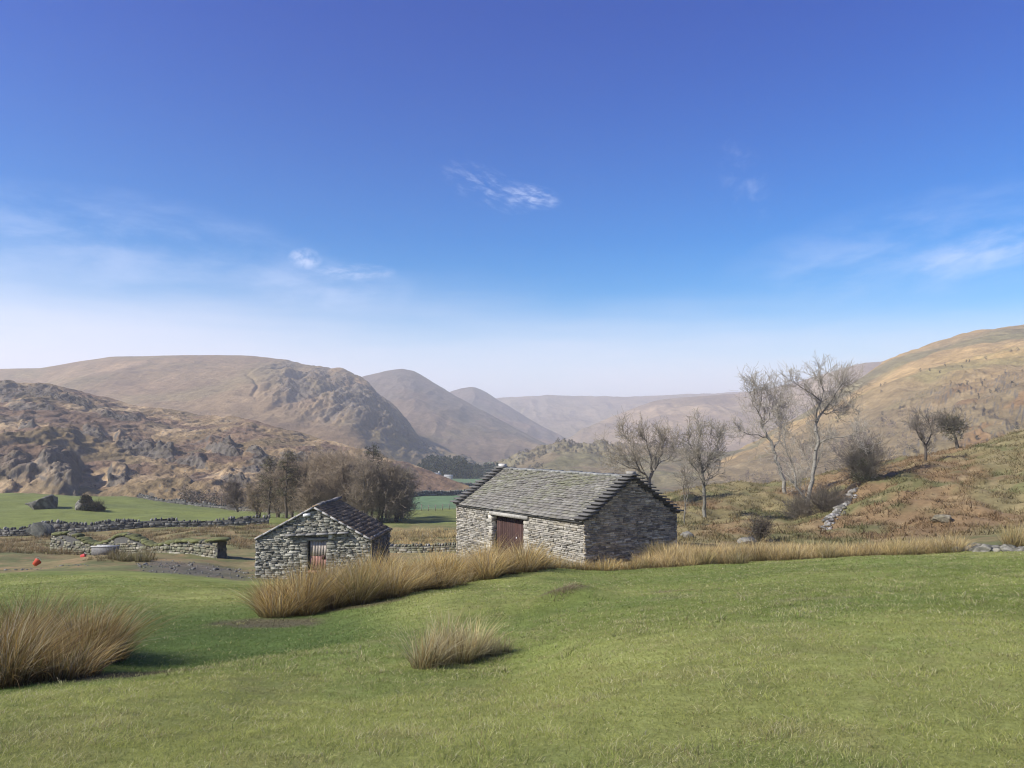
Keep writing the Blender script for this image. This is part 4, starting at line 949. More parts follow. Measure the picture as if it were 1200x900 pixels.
# bracken and tussock grass on the slope behind
rng = np.random.default_rng(81); n = 90000
px = rng.uniform(720, 1330, n); Yg = rng.uniform(40, 108, n) ** 1.0; xg = (px - 600) / F * Yg
_, lawn, slope, _, _, n1, n2 = zones(xg, Yg); clump = fbm(xg / 1.6, Yg / 1.6, 3, 83)
ok = (slope > rng.random(n)) & (clump > -.15 + .3 * rng.random(n)); xg, Yg, clump = xg[ok], Yg[ok], clump[ok]; n = len(xg)
gc = ground_col(xg, Yg); c1 = gc * rng.uniform(.8, 1.4, (n, 1)); dead = rng.random(n) < .12; c1[dead] = pickc([(.36, .27, .14), (.26, .14, .06), (.42, .33, .19)], dead.sum(), rng)
b_ = blades('bracken', np.stack([xg, Yg, gzi(xg, Yg) - .03], -1), rng.uniform(.14, .48, n) * (.8 + .6 * np.clip(clump, 0, 1)), rng.normal(0, .7, (n, 2)), rng.uniform(.03, .08, n), gc * .8, c1, M_blade, 2)
tag(b_, 'rusty dead bracken and tussock grass on the right hand slope', 'bracken', None, 'stuff')

# ------------------------------------------------------------------ trees
def tubes(g, S, sides, col):
    """S rows: p0(3) p1(3) r0 r1"""
    S = np.asarray(S, float)
    if not len(S): return
    p0, p1, r0, r1 = S[:, :3], S[:, 3:6], S[:, 6], S[:, 7]
    d = p1 - p0; d /= np.linalg.norm(d, axis=1, keepdims=True) + 1e-9
    ref = np.where(np.abs(d[:, 2:3]) > .9, np.array([[1., 0, 0]]), np.array([[0, 0, 1.]])); a = np.cross(d, ref); a /= np.linalg.norm(a, axis=1, keepdims=True) + 1e-9; b = np.cross(d, a)
    V = []
    for p, r in ((p0, r0), (p1, r1)):
        for i in range(sides):
            t = 2 * np.pi * i / sides; V.append(p + (a * math.cos(t) + b * math.sin(t)) * r[:, None])
    V = np.stack(V, 1); n = len(S); i = np.arange(n)[:, None] * (2 * sides)
    Fq = np.concatenate([i + np.array([[k, (k + 1) % sides, sides + (k + 1) % sides, sides + k]]) for k in range(sides)])
    col = np.asarray(col, float); c = np.tile(col, (n, 1)) if col.ndim == 1 else col
    g.add(V.reshape(-1, 3), [Fq], np.repeat(c, 2 * sides, 0))
def unit(v): return v / (np.linalg.norm(v) + 1e-9)
def grow(segs, p, d, length, r, lev, maxlev, rng, kids, trop, spread, wob=.22, rmin=.008):
    n = 4 if lev < maxlev else 3; st = length / n; pts = [(p, r)]
    for i in range(n):
        d = unit(d + rng.normal(0, wob, 3) + np.array([0, 0, trop])); q = p + d * st; r2 = max(rmin, r * (1 - .75 / n))
        segs[lev].append((*p, *q, r, r2)); p, r = q, r2
        if lev < maxlev and (i >= 1 or lev > 0):
            for k in range(kids[lev] if i < n - 1 else kids[lev] + 1):
                if rng.random() < .82:
                    v = rng.normal(size=3); v = unit(v - d * np.dot(v, d)); ang = rng.uniform(*spread)
                    grow(segs, p, unit(d * math.cos(ang) + v * math.sin(ang)), length * rng.uniform(.42, .72), r * .62, lev + 1, maxlev, rng, kids, trop, spread, wob, rmin)
def limb_tree(name, label, limbs, Y, seed, maxlev=3, klen=1.0, kids=(2, 2, 1), bark=(.16, .145, .12), twig=(.25, .22, .18), trop=.10, spread=(.4, .95), rmin=.013, depth=1.0, side_every=.27, group=None, cat='tree', squash=.74):
    """tree from limbs given as (bearing, height px, depth offset m, radius m) at distance Y; twigs are grown from the limbs"""
    rng = np.random.default_rng(seed)
    b = limbs[0][0]; x0 = (b[0] - 600) / F * Y; base = np.array([x0, Y, float(gzi(x0, Y)) - .1])
    zoff = base[2] - P(b[0], b[1], Y)[2]
    segs = [[] for _ in range(maxlev + 1)]; main = []
    HT = max(b[1] - q[1] for lb in limbs for q in lb)
    def low(py):
        h_ = b[1] - py; return b[1] - (h_ if h_ < .5 * HT else .5 * HT + (h_ - .5 * HT) * squash)
    limbs = [[(q[0], low(q[1]), q[2], q[3]) for q in lb] for lb in limbs]
    for li, lb in enumerate(limbs):
        pts = []
        for (px, py, dy, r) in lb:
            q = P(px, py, Y); q = q + np.array([0, 0, 1]) * zoff * max(0, 1 - (b[1] - py) / 40.0); q[1] += dy * depth; pts.append((q - base, r))
        for (p, r), (q, r2) in zip(pts[:-1], pts[1:]):
            r, r2 = r * .72, r2 * .72; L = np.linalg.norm(q - p); k = max(1, int(L / .55)); pv = p; rv = r
            for i in range(k):
                f = (i + 1) / k; nx_ = p + (q - p) * f + (rng.normal(0, .085, 3) * min(1, L) if i < k - 1 else 0); rn = r + (r2 - r) * f
                main.append((*pv, *nx_, rv, rn)); d = unit(nx_ - pv); h_rel = nx_[2]
                if h_rel > 1.0 and rn < .13:
                    for s in range(max(1, int(np.linalg.norm(nx_ - pv) / side_every))):
                        v = rng.normal(size=3); v = unit(v - d * np.dot(v, d)); ang = rng.uniform(.5, 1.1); ln = rng.uniform(1.0, 3.3) * klen * (1.15 - .55 * (i + 1) / k)
                        grow(segs, pv + (nx_ - pv) * rng.random(), unit(d * math.cos(ang) + v * math.sin(ang) + np.array([0, 0, .2])), ln, min(.035, max(.016, rn * .4)), 1, maxlev, rng, kids, trop, spread, .27, rmin)
                pv, rv = nx_, rn
        d = unit(pts[-1][0] - pts[-2][0])
        for s in range(6): grow(segs, pts[-1][0], unit(d + rng.normal(0, .7, 3)), rng.uniform(.9, 1.7) * klen, .026, 1, maxlev, rng, kids, trop, spread, .2, rmin)
    root = thing(name, label, cat, base, 0, group)
    g = Geo(); tubes(g, main, 7, np.array(bark)[None] * rng.uniform(.8, 1.2, (len(main), 1))); g.build('trunk', M_bark, root)
    g = Geo()
    for lv in range(1, maxlev + 1):
        S = np.array(segs[lv])
        if len(S): 
            m = min(1.0, lv / maxlev); cc = np.array(bark) * (1 - m) + np.array(twig) * m
            tubes(g, S, 3, cc[None] * rng.uniform(.75, 1.25, (len(S), 1)))
    g.build('crown', M_twig, root)
    return root
ASHB = (.22, .205, .17); ASHT = (.38, .345, .28)
limb_tree('ash_tree', 'tallest bare ash with twisting limbs on the right slope',
  [[(946, 600, 0, .30), (948, 578, 0, .25), (954, 548, 0, .22), (959, 520, 0, .20), (957, 492, .2, .17), (965, 474, .3, .12), (972, 461, .2, .10), (979, 444, 0, .07), (986, 428, -.2, .04)],
   [(957, 492, .2, .13), (955, 470, -.4, .11), (959, 456, -.6, .09), (948, 446, -.9, .06), (938, 438, -1.0, .045), (929, 431, -1.1, .03)],
   [(959, 456, -.6, .06), (962, 440, -.6, .05), (957, 424, -.8, .03)],
   [(959, 520, 0, .11), (973, 513, -.6, .08), (991, 509, -1.2, .05)],
   [(972, 461, .2, .07), (984, 453, .9, .05), (994, 438, 1.3, .03)],
   [(947, 590, .1, .16), (935, 560, .6, .10), (931, 540, .9, .07), (925, 515, 1.2, .05), (921, 490, 1.4, .035)],
   [(950, 560, 0, .10), (965, 540, 1.1, .07), (972, 520, 1.5, .045)],
   [(965, 474, .3, .07), (975, 476, 1.2, .05), (986, 470, 1.6, .03)]],
  67, 201, bark=ASHB, twig=ASHT, klen=.95)
limb_tree('ash_tree', 'bare ash leaning left beside the tallest ash',
  [[(920, 580, 0, .28), (913, 545, 0, .25), (906, 527, 0, .22), (899, 512, 0, .19), (893, 497, .2, .15), (890, 475, .3, .11), (893, 455, .2, .07), (892, 440, 0, .04)],
   [(899, 512, 0, .10), (886, 509, -.6, .07), (872, 508, -1.2, .05), (863, 503, -1.4, .03)],
   [(893, 497, .2, .10), (905, 484, .8, .07), (909, 466, 1.1, .05), (912, 450, 1.3, .03)],
   [(906, 527, 0, .12), (921, 505, 1.0, .08), (917, 482, 1.3, .05), (920, 465, 1.2, .03)],
   [(890, 475, .3, .07), (880, 462, -.5, .05), (876, 445, -.8, .03)]],
  82, 203, bark=ASHB, twig=ASHT, klen=1.1)
limb_tree('ash_tree', 'slender bare tree standing right of the large barn gable',
  [[(826, 607, 0, .22), (825, 580, 0, .19), (823, 555, 0, .16), (820, 532, 0, .13), (818, 512, .1, .08), (820, 496, .1, .04)],
   [(823, 555, 0, .09), (832, 538, .6, .06), (841, 520, 1.0, .04), (846, 508, 1.2, .025)],
   [(820, 532, 0, .07), (811, 520, -.6, .05), (804, 508, -1, .03)],
   [(825, 570, 0, .07), (815, 552, -.8, .05), (806, 540, -1.2, .03)]],
  64, 205, bark=(.16, .15, .12), twig=(.30, .27, .21), klen=.85)
limb_tree('ash_tree', 'wide bare tree rising behind the large barn roof',
  [[(762, 592, 0, .28), (761, 570, 0, .24), (763, 548, 0, .17), (762, 526, .2, .11), (758, 506, .1, .05)],
   [(761, 566, 0, .15), (750, 553, -.5, .11), (744, 540, -.9, .08), (738, 520, -1.2, .05), (736, 506, -1.2, .03)],
   [(750, 553, -.5, .07), (735, 547, -1.4, .05), (721, 538, -2, .03)],
   [(762, 556, 0, .12), (772, 544, .6, .09), (779, 526, 1.1, .06), (780, 510, 1.3, .03)],
   [(772, 544, .6, .06), (785, 536, 1.4, .05), (794, 522, 1.8, .03)]],
  76, 207, bark=(.17, .155, .125), twig=(.32, .28, .21), klen=1.05)
limb_tree('thorn_tree', 'small dark leaning hawthorn on the right skyline slope',
  [[(1085, 545, 0, .2), (1085, 530, 0, .17), (1084, 522, 0, .13), (1076, 510, -.2, .09), (1072, 499, -.3, .05)],
   [(1084, 526, 0, .10), (1091, 515, .3, .08), (1095, 503, .5, .06), (1093, 489, .6, .035)],
   [(1084, 522, 0, .08), (1085, 508, .8, .06), (1083, 495, 1, .03)]],
  78, 209, bark=(.07, .06, .05), twig=(.20, .175, .14), klen=.75, kids=(1, 2, 1))
limb_tree('sapling', 'thin bare sapling beside the gable at the slope foot',
  [[(803, 612, 0, .07), (803, 590, 0, .05), (801, 568, 0, .03), (802, 552, 0, .015)], [(803, 590, 0, .04), (808, 575, .4, .025), (810, 562, .5, .012)]],
  56, 211, bark=(.17, .16, .13), twig=(.23, .20, .15), klen=.6, maxlev=2)

def leaf_cloud(g, cents, rad, per, size, cols, rng, flat=.8):
    """small leaf-sized triangles spread through clumps"""
    cents = np.atleast_2d(cents); rad = np.broadcast_to(rad, (len(cents),)); n = len(cents) * per
    c = np.repeat(cents, per, 0); r = np.repeat(rad, per); v = rng.normal(size=(n, 3)); v /= np.linalg.norm(v, axis=1, keepdims=True)
    p = c + v * (r * rng.random(n) ** .45)[:, None] * np.array([1, 1, flat])
    a = rng.normal(size=(n, 3)); a /= np.linalg.norm(a, axis=1, keepdims=True); b = np.cross(a, v + rng.normal(0, .4, (n, 3))); b /= np.linalg.norm(b, axis=1, keepdims=True) + 1e-9
    s = (size * rng.uniform(.6, 1.4, n))[:, None]; V = np.stack([p - a * s, p + a * s, p + b * s * 1.5], 1).reshape(-1, 3)
    cl = np.repeat(pickc(cols, len(cents), rng, .2), per, 0) * rng.uniform(.8, 1.25, (n, 1))
    g.add(V, [np.arange(n * 3).reshape(-1, 3)], np.repeat(cl, 3, 0))
def bush(name, label, pos, rx, ry, hz, seed, cols, twc, nclump=40, per=45, leaf=.07, nstem=26, cat='bush', group=None, stemr=.03, cloud=.22, nleaf=True, top=1.0):
    rng = np.random.default_rng(seed); root = thing(name, label, cat, pos, 0, group); segs = [[] for _ in range(4)]
    for k in range(nstem):
        a = rng.uniform(0, 6.283); t = rng.random() ** .5; e = np.array([math.cos(a) * rx * t, math.sin(a) * ry * t, hz * rng.uniform(.55, 1.0) * math.sqrt(max(.05, 1 - .7 * t * t))]); p0 = e * np.array([.15, .15, 0])
        grow(segs, p0, unit(e), np.linalg.norm(e) * .8, stemr, 1, 3, rng, (2, 2, 2), .05, (.35, .9), .2, .008)
    g = Geo()
    for lv in (1, 2, 3): tubes(g, segs[lv], 3, np.array(twc)[None] * rng.uniform(.75, 1.25, (len(segs[lv]), 1)))
    g.build('stem', M_twig, root)
    if nleaf:
        g = Geo(); u = rng.normal(size=(nclump, 3)); u /= np.linalg.norm(u, axis=1, keepdims=True); u *= rng.random((nclump, 1)) ** .4
        u[:, 2] = np.abs(u[:, 2]) if top == 1 else u[:, 2]
        c = u * np.array([rx, ry, hz]) * .86; c[:, 2] = np.clip(c[:, 2], .12 * hz, None)
        leaf_cloud(g, c, rng.uniform(.6, 1.3, nclump) * cloud * hz, per, leaf, cols, rng); g.build('foliage', M_leaf, root)
    return root
bush('holly_bush', 'dense grey green bush right of the tallest ash', at(1010, 69), 1.35, 1.3, 4.6, 301, [(.10, .11, .065), (.13, .13, .08), (.16, .15, .10)], (.19, .17, .135), 90, 34, .055, 40, cloud=.12)
bush('thorn_bush', 'rounded bare bush at the foot of the tallest ash', at(966, 63.5), 1.55, 1.3, 1.9, 303, [(.09, .08, .05)], (.135, .115, .09), 40, 20, .04, 60, cloud=.2, stemr=.02)
bush('thorn_bush', 'small scrubby bush left of the tallest ash trunk', at(934, 66), 1.0, 1.0, 2.3, 305, [(.10, .09, .06)], (.16, .14, .11), 30, 14, .04, 36, cloud=.2, stemr=.02)
bush('gorse_bush', 'very dark bush growing over the pale boulder in the left field', at(113, 137.3), 2.2, 1.4, 1.8, 307, [(.018, .022, .012), (.028, .03, .016)], (.05, .04, .03), 90, 60, .10, 20, cloud=.3)
bush('gorse_bush', 'dark bush tuft sitting above the bush covered boulder', at(104.5, 138.4, 1.5), .9, .9, 1.5, 309, [(.02, .024, .013), (.03, .032, .017)], (.05, .04, .03), 40, 60, .09, 10, cloud=.35)
bush('dead_conifer', 'small feathery dead shrub at the edge of the rushes', at(887, 44), .42, .42, 1.6, 311, [(.10, .09, .06), (.13, .115, .08)], (.12, .10, .08), 30, 26, .045, 14, cat='shrub', cloud=.2)
# evergreen thorn beside the hawthorn: trunk and dense dark crown
def crown_tree(name, label, pos, h, cr, ch, lean, seed, cols, bark, ncl=120, per=50, leaf=.06, cat='tree', group=None, stems=1):
    rng = np.random.default_rng(seed); root = thing(name, label, cat, pos, 0, group)
    main = []; segs = [[] for _ in range(4)]; tip = np.array([lean * h, 0, h * .55]); p = np.array([0., 0, -.1]); k = 6
    for i in range(k):
        q = tip * (i + 1) / k + rng.normal(0, .05, 3) * .5; main.append((*p, *q, .22 * (1 - .1 * i), .22 * (1 - .1 * (i + 1)))); p = q
    cc = np.array([lean * h * 1.3, 0, h - ch])
    for i in range(26): 
        v = rng.normal(size=3); v[2] = abs(v[2]) * .8; e = cc + unit(v) * np.array([cr, cr, ch]) * .8 - tip * .9; grow(segs, tip * .9, unit(e), np.linalg.norm(e), .06, 1, 3, rng, (2, 2, 2), .04, (.35, .9), .2, .01)
    g = Geo(); tubes(g, main, 7, bark); g.build('trunk', M_bark, root)
    g = Geo()
    for lv in (1, 2, 3): tubes(g, segs[lv], 3, np.array(bark) * 1.3)
    u = rng.normal(size=(ncl, 3)); u /= np.linalg.norm(u, axis=1, keepdims=True); u *= rng.random((ncl, 1)) ** .4
    leaf_cloud(g, cc + u * np.array([cr, cr, ch]) * .9, rng.uniform(.25, .5, ncl), per, leaf, cols, rng); g.build('crown', M_leaf, root)
    return root
crown_tree('thorn_tree', 'dense dark green thorn with leaning trunk beside the hawthorn', at(1121, 90), 4.0, 1.75, 1.7, -.12, 321, [(.11, .11, .07), (.14, .13, .09), (.16, .145, .10)], (.10, .09, .07), 110, 13)

# grove behind the small barn
def grove_tree(name, label, px, Y, h, wd, seed, twig, bark, group, stems=3, kids=(2, 2, 2), trop=.06):
    """bare many-stemmed tree"""
    rng = np.random.default_rng(seed); limbs = []; base = at(px, Y); root = thing(name, label, 'tree', base, 0, group)
    main = []; segs = [[] for _ in range(4)]
    for s in range(stems):
        a = rng.uniform(0, 6.283); top = np.array([math.cos(a) * wd * rng.uniform(.2, .95), math.sin(a) * wd * rng.uniform(.2, .95), h * rng.uniform(.70, .92)]); p = np.array([math.cos(a) * .15, math.sin(a) * .15, -.2]); r = .16; k = 9; o0 = p.copy()
        for i in range(k):
            f = (i + 1) / k; q = o0 + (top - o0) * np.array([f ** 1.2, f ** 1.2, f]) + rng.normal(0, .12, 3); r2 = .17 * (1 - .85 * f) + .02; main.append((*p, *q, r, r2)); d = unit(q - p)
            if f > .15:
                for m in range(5):
                    v = rng.normal(size=3); v = unit(v - d * np.dot(v, d)); ang = rng.uniform(.5, 1.15); grow(segs, p + (q - p) * rng.random(), unit(d * math.cos(ang) + v * math.sin(ang)), h * rng.uniform(.14, .32) * (1.25 - .7 * f), .04, 1, 3, rng, kids, trop, (.4, 1.0), .22, .014)
            p, r = q, r2
    g = Geo(); tubes(g, main, 6, bark); g.build('trunk', M_bark, root)
    g = Geo()
    for lv in (1, 2, 3): tubes(g, segs[lv], 3, np.array(twig)[None] * rng.uniform(.7, 1.3, (len(segs[lv]), 1)))
    g.build('crown', M_twig, root); return root
def pine(name, label, px, Y, h, wd, seed, cols, bark, group):
    wd *= 1.25; rng = np.random.default_rng(seed); root = thing(name, label, 'tree', at(px, Y), 0, group); main = []; k = 8; p = np.array([0., 0, -.2]); segs = [[] for _ in range(4)]; cl = []
    for i in range(k):
        q = np.array([rng.normal(0, .1), rng.normal(0, .1), h * (i + 1) / k]); main.append((*p, *q, .2 * (1 - i / k) + .03, .2 * (1 - (i + 1) / k) + .02)); p = q
    for m in range(64):
        f = rng.uniform(.22, 1.0); a = rng.uniform(0, 6.283); ln = wd * (1.15 - .8 * f) * rng.uniform(.6, 1.15); d = np.array([math.cos(a), math.sin(a), rng.uniform(-.1, .35)]); z0 = np.array([0, 0, h * f * .97])
        grow(segs, z0, unit(d), ln, .05, 2, 3, rng, (2, 2, 2), .03, (.3, .8), .15, .012)
        for t in (.45, .75, 1.0): cl.append(z0 + unit(d) * ln * t + rng.normal(0, .12, 3))
    g = Geo(); tubes(g, main, 6, bark); g.build('trunk', M_bark, root)
    g = Geo()
    for lv in (2, 3): tubes(g, segs[lv], 3, np.array(bark) * 1.2)
    leaf_cloud(g, np.array(cl), rng.uniform(.3, .7, len(cl)), 9, .085, cols, rng, .55); g.build('crown', M_leaf, root); return root
GR = 'trees of the grove behind the small barn'
PG = [(.11, .11, .06), (.14, .13, .075), (.18, .15, .095)]
pine('larch_tree', 'leftmost thin green larch of the grove', 318, 121, 9.6, 2.2, 401, PG, (.08, .065, .05), GR)
pine('larch_tree', 'second green larch from the grove left end with forked top', 338, 117, 10.2, 2.3, 402, PG, (.08, .065, .05), GR)
pine('larch_tree', 'tallest dark green larch above the grove right half', 437, 122, 12.3, 2.1, 403, [(.07, .075, .045), (.09, .09, .055)], (.09, .075, .06), GR)
for px_, Y_, h_, sd in ((328, 126, 9.2, 431), (346, 121, 9.8, 432), (408, 115, 10.2, 433), (378, 128, 11.4, 434), (472, 124, 8.2, 435), (306, 128, 6.8, 436)):
    grove_tree('alder_tree', {328: 'brown alder behind the two leftmost green larches', 346: 'brown alder filling the gap right of the second larch', 408: 'brown alder in front of the grove right of its centre', 378: 'tall brown alder rising behind the grove centre', 472: 'grey alder at the back of the grove right end', 306: 'short brown alder at the far left end of the grove'}[px_], px_, Y_, h_, 2.9, sd, (.30, .24, .17) if px_ < 420 else (.25, .215, .155), (.11, .09, .07), GR, 3)
BT = (.31, .245, .17); GT = (.25, .205, .15)
grove_tree('alder_tree', 'brown twiggy alder beside the green larches of the grove', 362, 124, 10.8, 2.6, 411, BT, (.11, .09, .07), GR, 3)
grove_tree('alder_tree', 'broad brown alder at the centre of the grove', 394, 119, 11.6, 3.2, 412, BT, (.11, .09, .07), GR, 4)
grove_tree('alder_tree', 'bushy low brown alder behind the small barn ridge', 366, 113, 7.4, 2.7, 413, BT, (.11, .09, .07), GR, 3)
grove_tree('alder_tree', 'brown alder right of the grove centre behind the larch', 416, 126, 11.6, 2.6, 414, BT, (.11, .09, .07), GR, 3)
grove_tree('alder_tree', 'grey alder with pale straight stem near the grove right end', 428, 113, 9.4, 2.4, 415, GT, (.15, .14, .125), GR, 3)
grove_tree('alder_tree', 'grey drooping alder beside the small barn right wall', 447, 114, 9.6, 2.6, 416, GT, (.10, .09, .075), GR, 3, trop=.02)
grove_tree('alder_tree', 'rightmost low grey alder of the grove', 466, 116, 7.2, 2.4, 417, GT, (.10, .09, .075), GR, 3, trop=0.0)
grove_tree('alder_tree', 'low bare alder by the field wall left of the grove', 282, 150, 7.0, 2.6, 418, (.17, .135, .105), (.11, .09, .07), GR, 3)
grove_tree('alder_tree', 'grey alder standing behind the grove right half', 455, 130, 10.0, 2.6, 419, GT, (.10, .09, .075), GR, 3)

# far woods and scrub: read as masses
def clump_stuff(name, label, spots, cols, seed, per=60, leaf=.35, cat='wood', conic=False, mat=None):
    rng = np.random.default_rng(seed); g = Geo()
    for (p, r, h) in spots:
        n = 7; c = []
        for i in range(n):
            f = (i + .5) / n; a = rng.uniform(0, 6.283); rr = r * ((1 - f) * .8 if conic else rng.uniform(.1, .7) * math.sqrt(max(.1, 1 - (2 * f - 1) ** 2)))
            c.append(np.array(p) + np.array([math.cos(a) * rr, math.sin(a) * rr, h * f]))
        leaf_cloud(g, np.array(c), r * (.55 if conic else .5) * np.linspace(1.1, .55, n) if conic else r * .55, per // n + 1, leaf, cols, rng, 1.0 if conic else .8)
    return tag(g.build(name, mat or M_leaf), label, cat, None, 'stuff')
rng = np.random.default_rng(91); sp = []
for k in range(150):
    px = rng.uniform(489, 548); Y = rng.uniform(665, 760); q = at(px, Y); edge_ = np.interp(px, [489, 500, 540, 550], [.5, 1, 1, .8]); sp.append((q, rng.uniform(3, 4.6), rng.uniform(15, 21) * edge_))
for k in range(70):
    px = rng.uniform(540, 592); Y = rng.uniform(690, 800); q = at(px, Y); sp.append((q, rng.uniform(3.5, 5.5), rng.uniform(8, 14)))
clump_stuff('conifer_wood', 'dark plantation wood beyond the pale valley field', sp, [(.030, .040, .028), (.04, .05, .034), (.05, .055, .04)], 93, 120, .8, conic=True)
sp = []
for k in range(230):
    px = rng.uniform(835, 1075); t = rng.uniform(.02, .34) if px > 900 else rng.uniform(.02, .22); q = hz_at('long_hillside', px, t); sp.append((q, rng.uniform(1.8, 3.6), rng.uniform(3.5, 7.5)))
clump_stuff('bare_wood', 'purplish leafless wood at the foot of the right fell', sp, [(.135, .105, .10), (.16, .125, .11), (.115, .095, .085), (.15, .13, .10)], 95, 90, .22, cat='wood', mat=M_twig)
sp = []
for k in range(170):
    px = rng.uniform(960, 1290); t = rng.uniform(.1, .60); q = hz_at('long_hillside', px, t)
    if perlin(np.array([q[0] / 60]), np.array([q[1] / 60]), 97)[0] > -.05: sp.append((q, rng.uniform(1.0, 2.4), rng.uniform(1.6, 3.6)))
clump_stuff('scrub', 'dark juniper scrub dotted over the right fell', sp, [(.055, .06, .045), (.08, .075, .06), (.10, .085, .07)], 99, 80, .24, cat='scrub')
sp = []
for k in range(75):
    px = rng.uniform(612, 725); t = rng.uniform(.72, .98); q = hz_at('low_ridge_hill', px, t); sp.append((q, rng.uniform(1.5, 3), rng.uniform(2, 5.5)))
for k in range(60):
    px = rng.uniform(560, 640); t = rng.uniform(.3, .95); q = hz_at('low_ridge_hill', px, t); sp.append((q, rng.uniform(1.8, 3), rng.uniform(2, 5)))
clump_stuff('scrub', 'brown scrub along the low ridge behind the large barn', sp, [(.16, .14, .105), (.14, .125, .09), (.17, .145, .105)], 103, 80, .4, cat='scrub')
sp = []
for k in range(90):
    px = rng.uniform(215, 300); Y = rng.uniform(205, 222); q = at(px, Y); sp.append((q, rng.uniform(1.2, 2.2), rng.uniform(2.5, 5.0)))
for k in range(60):
    px = rng.uniform(-20, 330); t = rng.uniform(.05, .6); q = hz_at('rocky_hillside', px, t); sp.append((q, rng.uniform(.8, 1.6), rng.uniform(1, 2.6)))
clump_stuff('scrub', 'brown leafless scrub below the rocky knolls on the left', sp, [(.13, .10, .08), (.10, .085, .065), (.15, .12, .09)], 105, 80, .16, cat='scrub', mat=M_twig)

# ------------------------------------------------------------------ small things
# water trough
tq = at(129, 53.5); tr = thing('water_trough', 'grey stone water trough in the yard below the sheepfold wall', 'trough', tq, math.radians(-6))
g = Geo(); L_, W_, H_ = .78, .30, .55; pc = (.15, .145, .14)
boxes(g, [(0, -W_, H_ / 2 + .1), (0, W_, H_ / 2 + .1)], (L_, 0, 0), (0, .05, 0), (0, 0, H_ / 2), pc); boxes(g, [(-L_ + .05, 0, H_ / 2 + .1), (L_ - .05, 0, H_ / 2 + .1)], (.048, 0, 0), (0, W_ - .055, 0), (0, 0, H_ / 2 - .003), pc); boxes(g, [(0, 0, .16)], (L_ - .1, 0, 0), (0, W_ - .05, 0), (0, 0, .05), pc)
g.build('basin', M_stone, tr)
g = Geo(); boxes(g, [(0, -W_ - .02, H_ + .135), (0, W_ + .02, H_ + .135)], (L_ + .05, 0, 0), (0, .06, 0), (0, 0, .03), (.42, .41, .38)); g.build('rim', M_stone, tr)
g = Geo(); boxes(g, [(-.5, 0, .02)], (.12, 0, 0), (0, .3, 0), (0, 0, .088), (.25, .24, .23)); g.build('foot', M_stone, tr)
g = Geo(); boxes(g, [(.5, 0, .02)], (.12, 0, 0), (0, .3, 0), (0, 0, .088), (.25, .24, .23)); g.build('foot', M_stone, tr)
def bucket(px, Y, rz, tip, label, col):
    q = at(px, Y); root = thing('feed_bucket', label, 'bucket', q, rz); root.scale = (.52,) * 3; g = Geo(); n = 20; prof = [(.0, .02), (.26, .02), (.36, .52), (.40, .54), (.37, .56), (.33, .50), (.245, .06), (.0, .06)]
    V = []; 
    for r, z in prof:
        for i in range(n): a = 2 * np.pi * i / n; V.append((r * math.cos(a), r * math.sin(a), z))
    V = np.array(V); c, s = math.cos(tip), math.sin(tip); V = np.stack([V[:, 0] * c + V[:, 2] * s, V[:, 1], -V[:, 0] * s + V[:, 2] * c], -1); V[:, 2] -= V[:, 2].min() + .02
    f = [[k * n + i, k * n + (i + 1) % n, (k + 1) * n + (i + 1) % n, (k + 1) * n + i] for k in range(len(prof) - 1) for i in range(n)]
    g.add(V, [np.array(f)], col); g.build('tub', M_plastic, root)
    S = []
    for i in range(8):
        a0, a1 = np.pi * i / 8, np.pi * (i + 1) / 8; pt = lambda a: np.array([.38 * math.cos(a), -.12 * math.sin(a) * 1.0, .53 + .16 * math.sin(a)]); p, q2 = pt(a0), pt(a1); rot = lambda v: np.array([v[0] * c + v[2] * s, v[1], -v[0] * s + v[2] * c]); lift = .4 * abs(s)
        S.append((*(rot(p) + [0, 0, lift]), *(rot(q2) + [0, 0, lift]), .014, .014))
    g = Geo(); tubes(g, S, 6, (.6, .6, .6)); g.build('handle', M_metal, root); return root
bucket(100.5, 54.5, .4, 1.35, 'red feed tub lying on its side near the water trough', (.42, .045, .035))
bucket(104.5, 54.9, 2.2, .25, 'red feed tub standing beside the tipped one near the trough', (.42, .05, .04))
bucket(47.5, 43.8, 1.2, .9, 'orange red feed tub on the rough grass at far left', (.48, .07, .03))
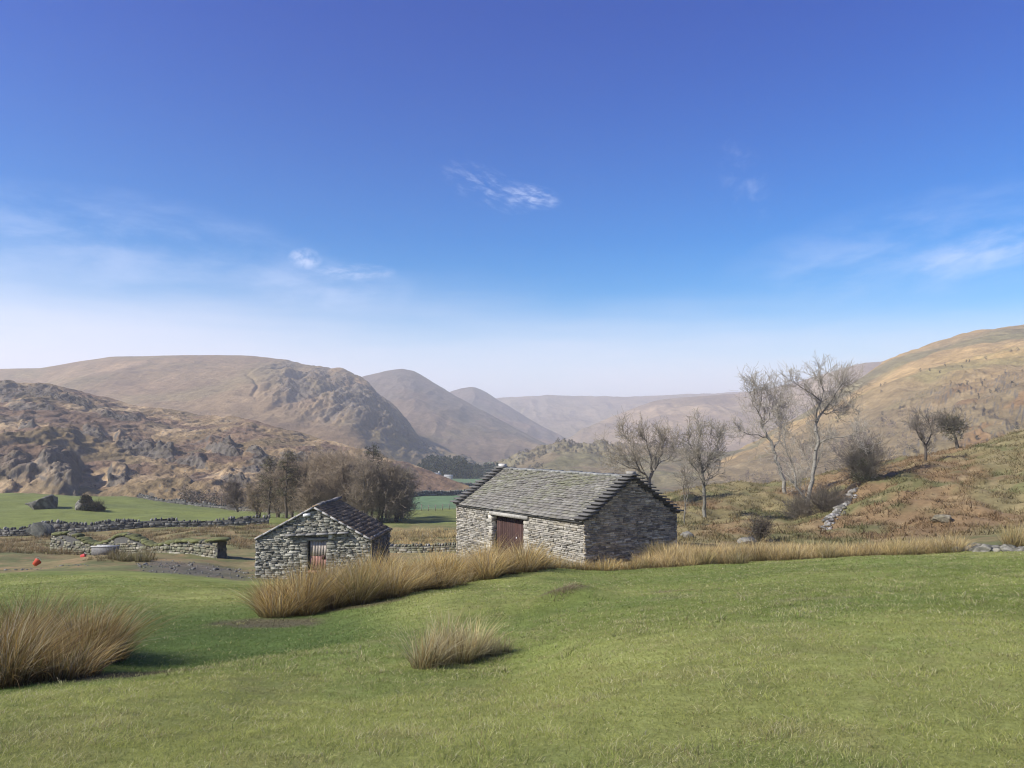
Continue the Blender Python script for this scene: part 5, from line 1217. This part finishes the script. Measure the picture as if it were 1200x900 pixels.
# post and wire fence across the valley field
fr = thing('post_fence', 'thin post and wire fence across the pale valley field', 'fence', at(490, 166)); fo = np.array(fr.location); prev = None
wires = []
for i, px in enumerate(np.linspace(447, 575, 17)):
    q = at(px, 166 + .03 * (px - 490)); g = Geo(); boxes(g, [q - fo + np.array([0, 0, .62])], (.07, 0, 0), (0, .07, 0), (0, 0, .72), (.20, .175, .14)); g.build('post', M_bark, fr)
    if prev is not None:
        for hh in (.35, .75, 1.15): wires.append((*(prev - fo + [0, 0, hh]), *(q - fo + [0, 0, hh]), .014, .014))
    prev = q
g = Geo(); tubes(g, wires, 4, (.18, .17, .16)); g.build('wire', M_metal, fr)
# white farm buildings at the edge of the wood
def house(name, label, px, Y, L, W, hw, hr, rz, wallc, roofc, windows=0):
    q = at(px, Y); root = thing(name, label, 'house', q, rz); g = Geo(); boxes(g, [(0, 0, hw / 2 - .5)], (L / 2, 0, 0), (0, W / 2, 0), (0, 0, hw / 2 + .5), wallc)
    V = [(sx * (L / 2 - .02), y, z) for sx in (-1, 1) for y, z in ((-W / 2, hw), (W / 2, hw), (0, hw + hr - .1))]; g.add(V, [np.array([[0, 2, 1], [3, 4, 5]])], wallc); g.build('wall', M_stone, root)
    g = Geo(); pt = math.atan2(hr, W / 2); sl_ = math.hypot(hr, W / 2) / 2 + .25
    for s in (-1, 1): boxes(g, [(0, s * (W / 4 + .08), hw + hr / 2 + .06)], (L / 2 + .3, 0, 0), np.array([0, -s * math.cos(pt), math.sin(pt)]) * sl_, np.array([0, s * math.sin(pt), math.cos(pt)]) * .1, roofc)
    r = g.build('roof', M_slate, root)
    if windows:
        g = Geo(); boxes(g, [(L * .32, 0, hw + hr + .5)], (.5, 0, 0), (0, .4, 0), (0, 0, .9), wallc); g.build('chimney', M_stone, r)
        for i in range(windows):
            x = -L / 2 + L * (i + .5) / windows
            for z in (1.4, hw - 1.2): g = Geo(); boxes(g, [(x, -W / 2 - .02, z)], (.55, 0, 0), (0, .05, 0), (0, 0, .7), (.04, .045, .05)); g.build('window', M_metal, root)
    return root
house('farmhouse', 'tiny white farmhouse at the left edge of the dark wood', 512, 650, 6.5, 5, 3.6, 1.8, .1, (.62, .61, .58), (.22, .22, .22), 3)
house('farm_shed', 'tiny pale farm shed right of the white farmhouse', 526, 648, 7, 4, 2.4, 1.3, -.1, (.40, .38, .35), (.30, .30, .29))
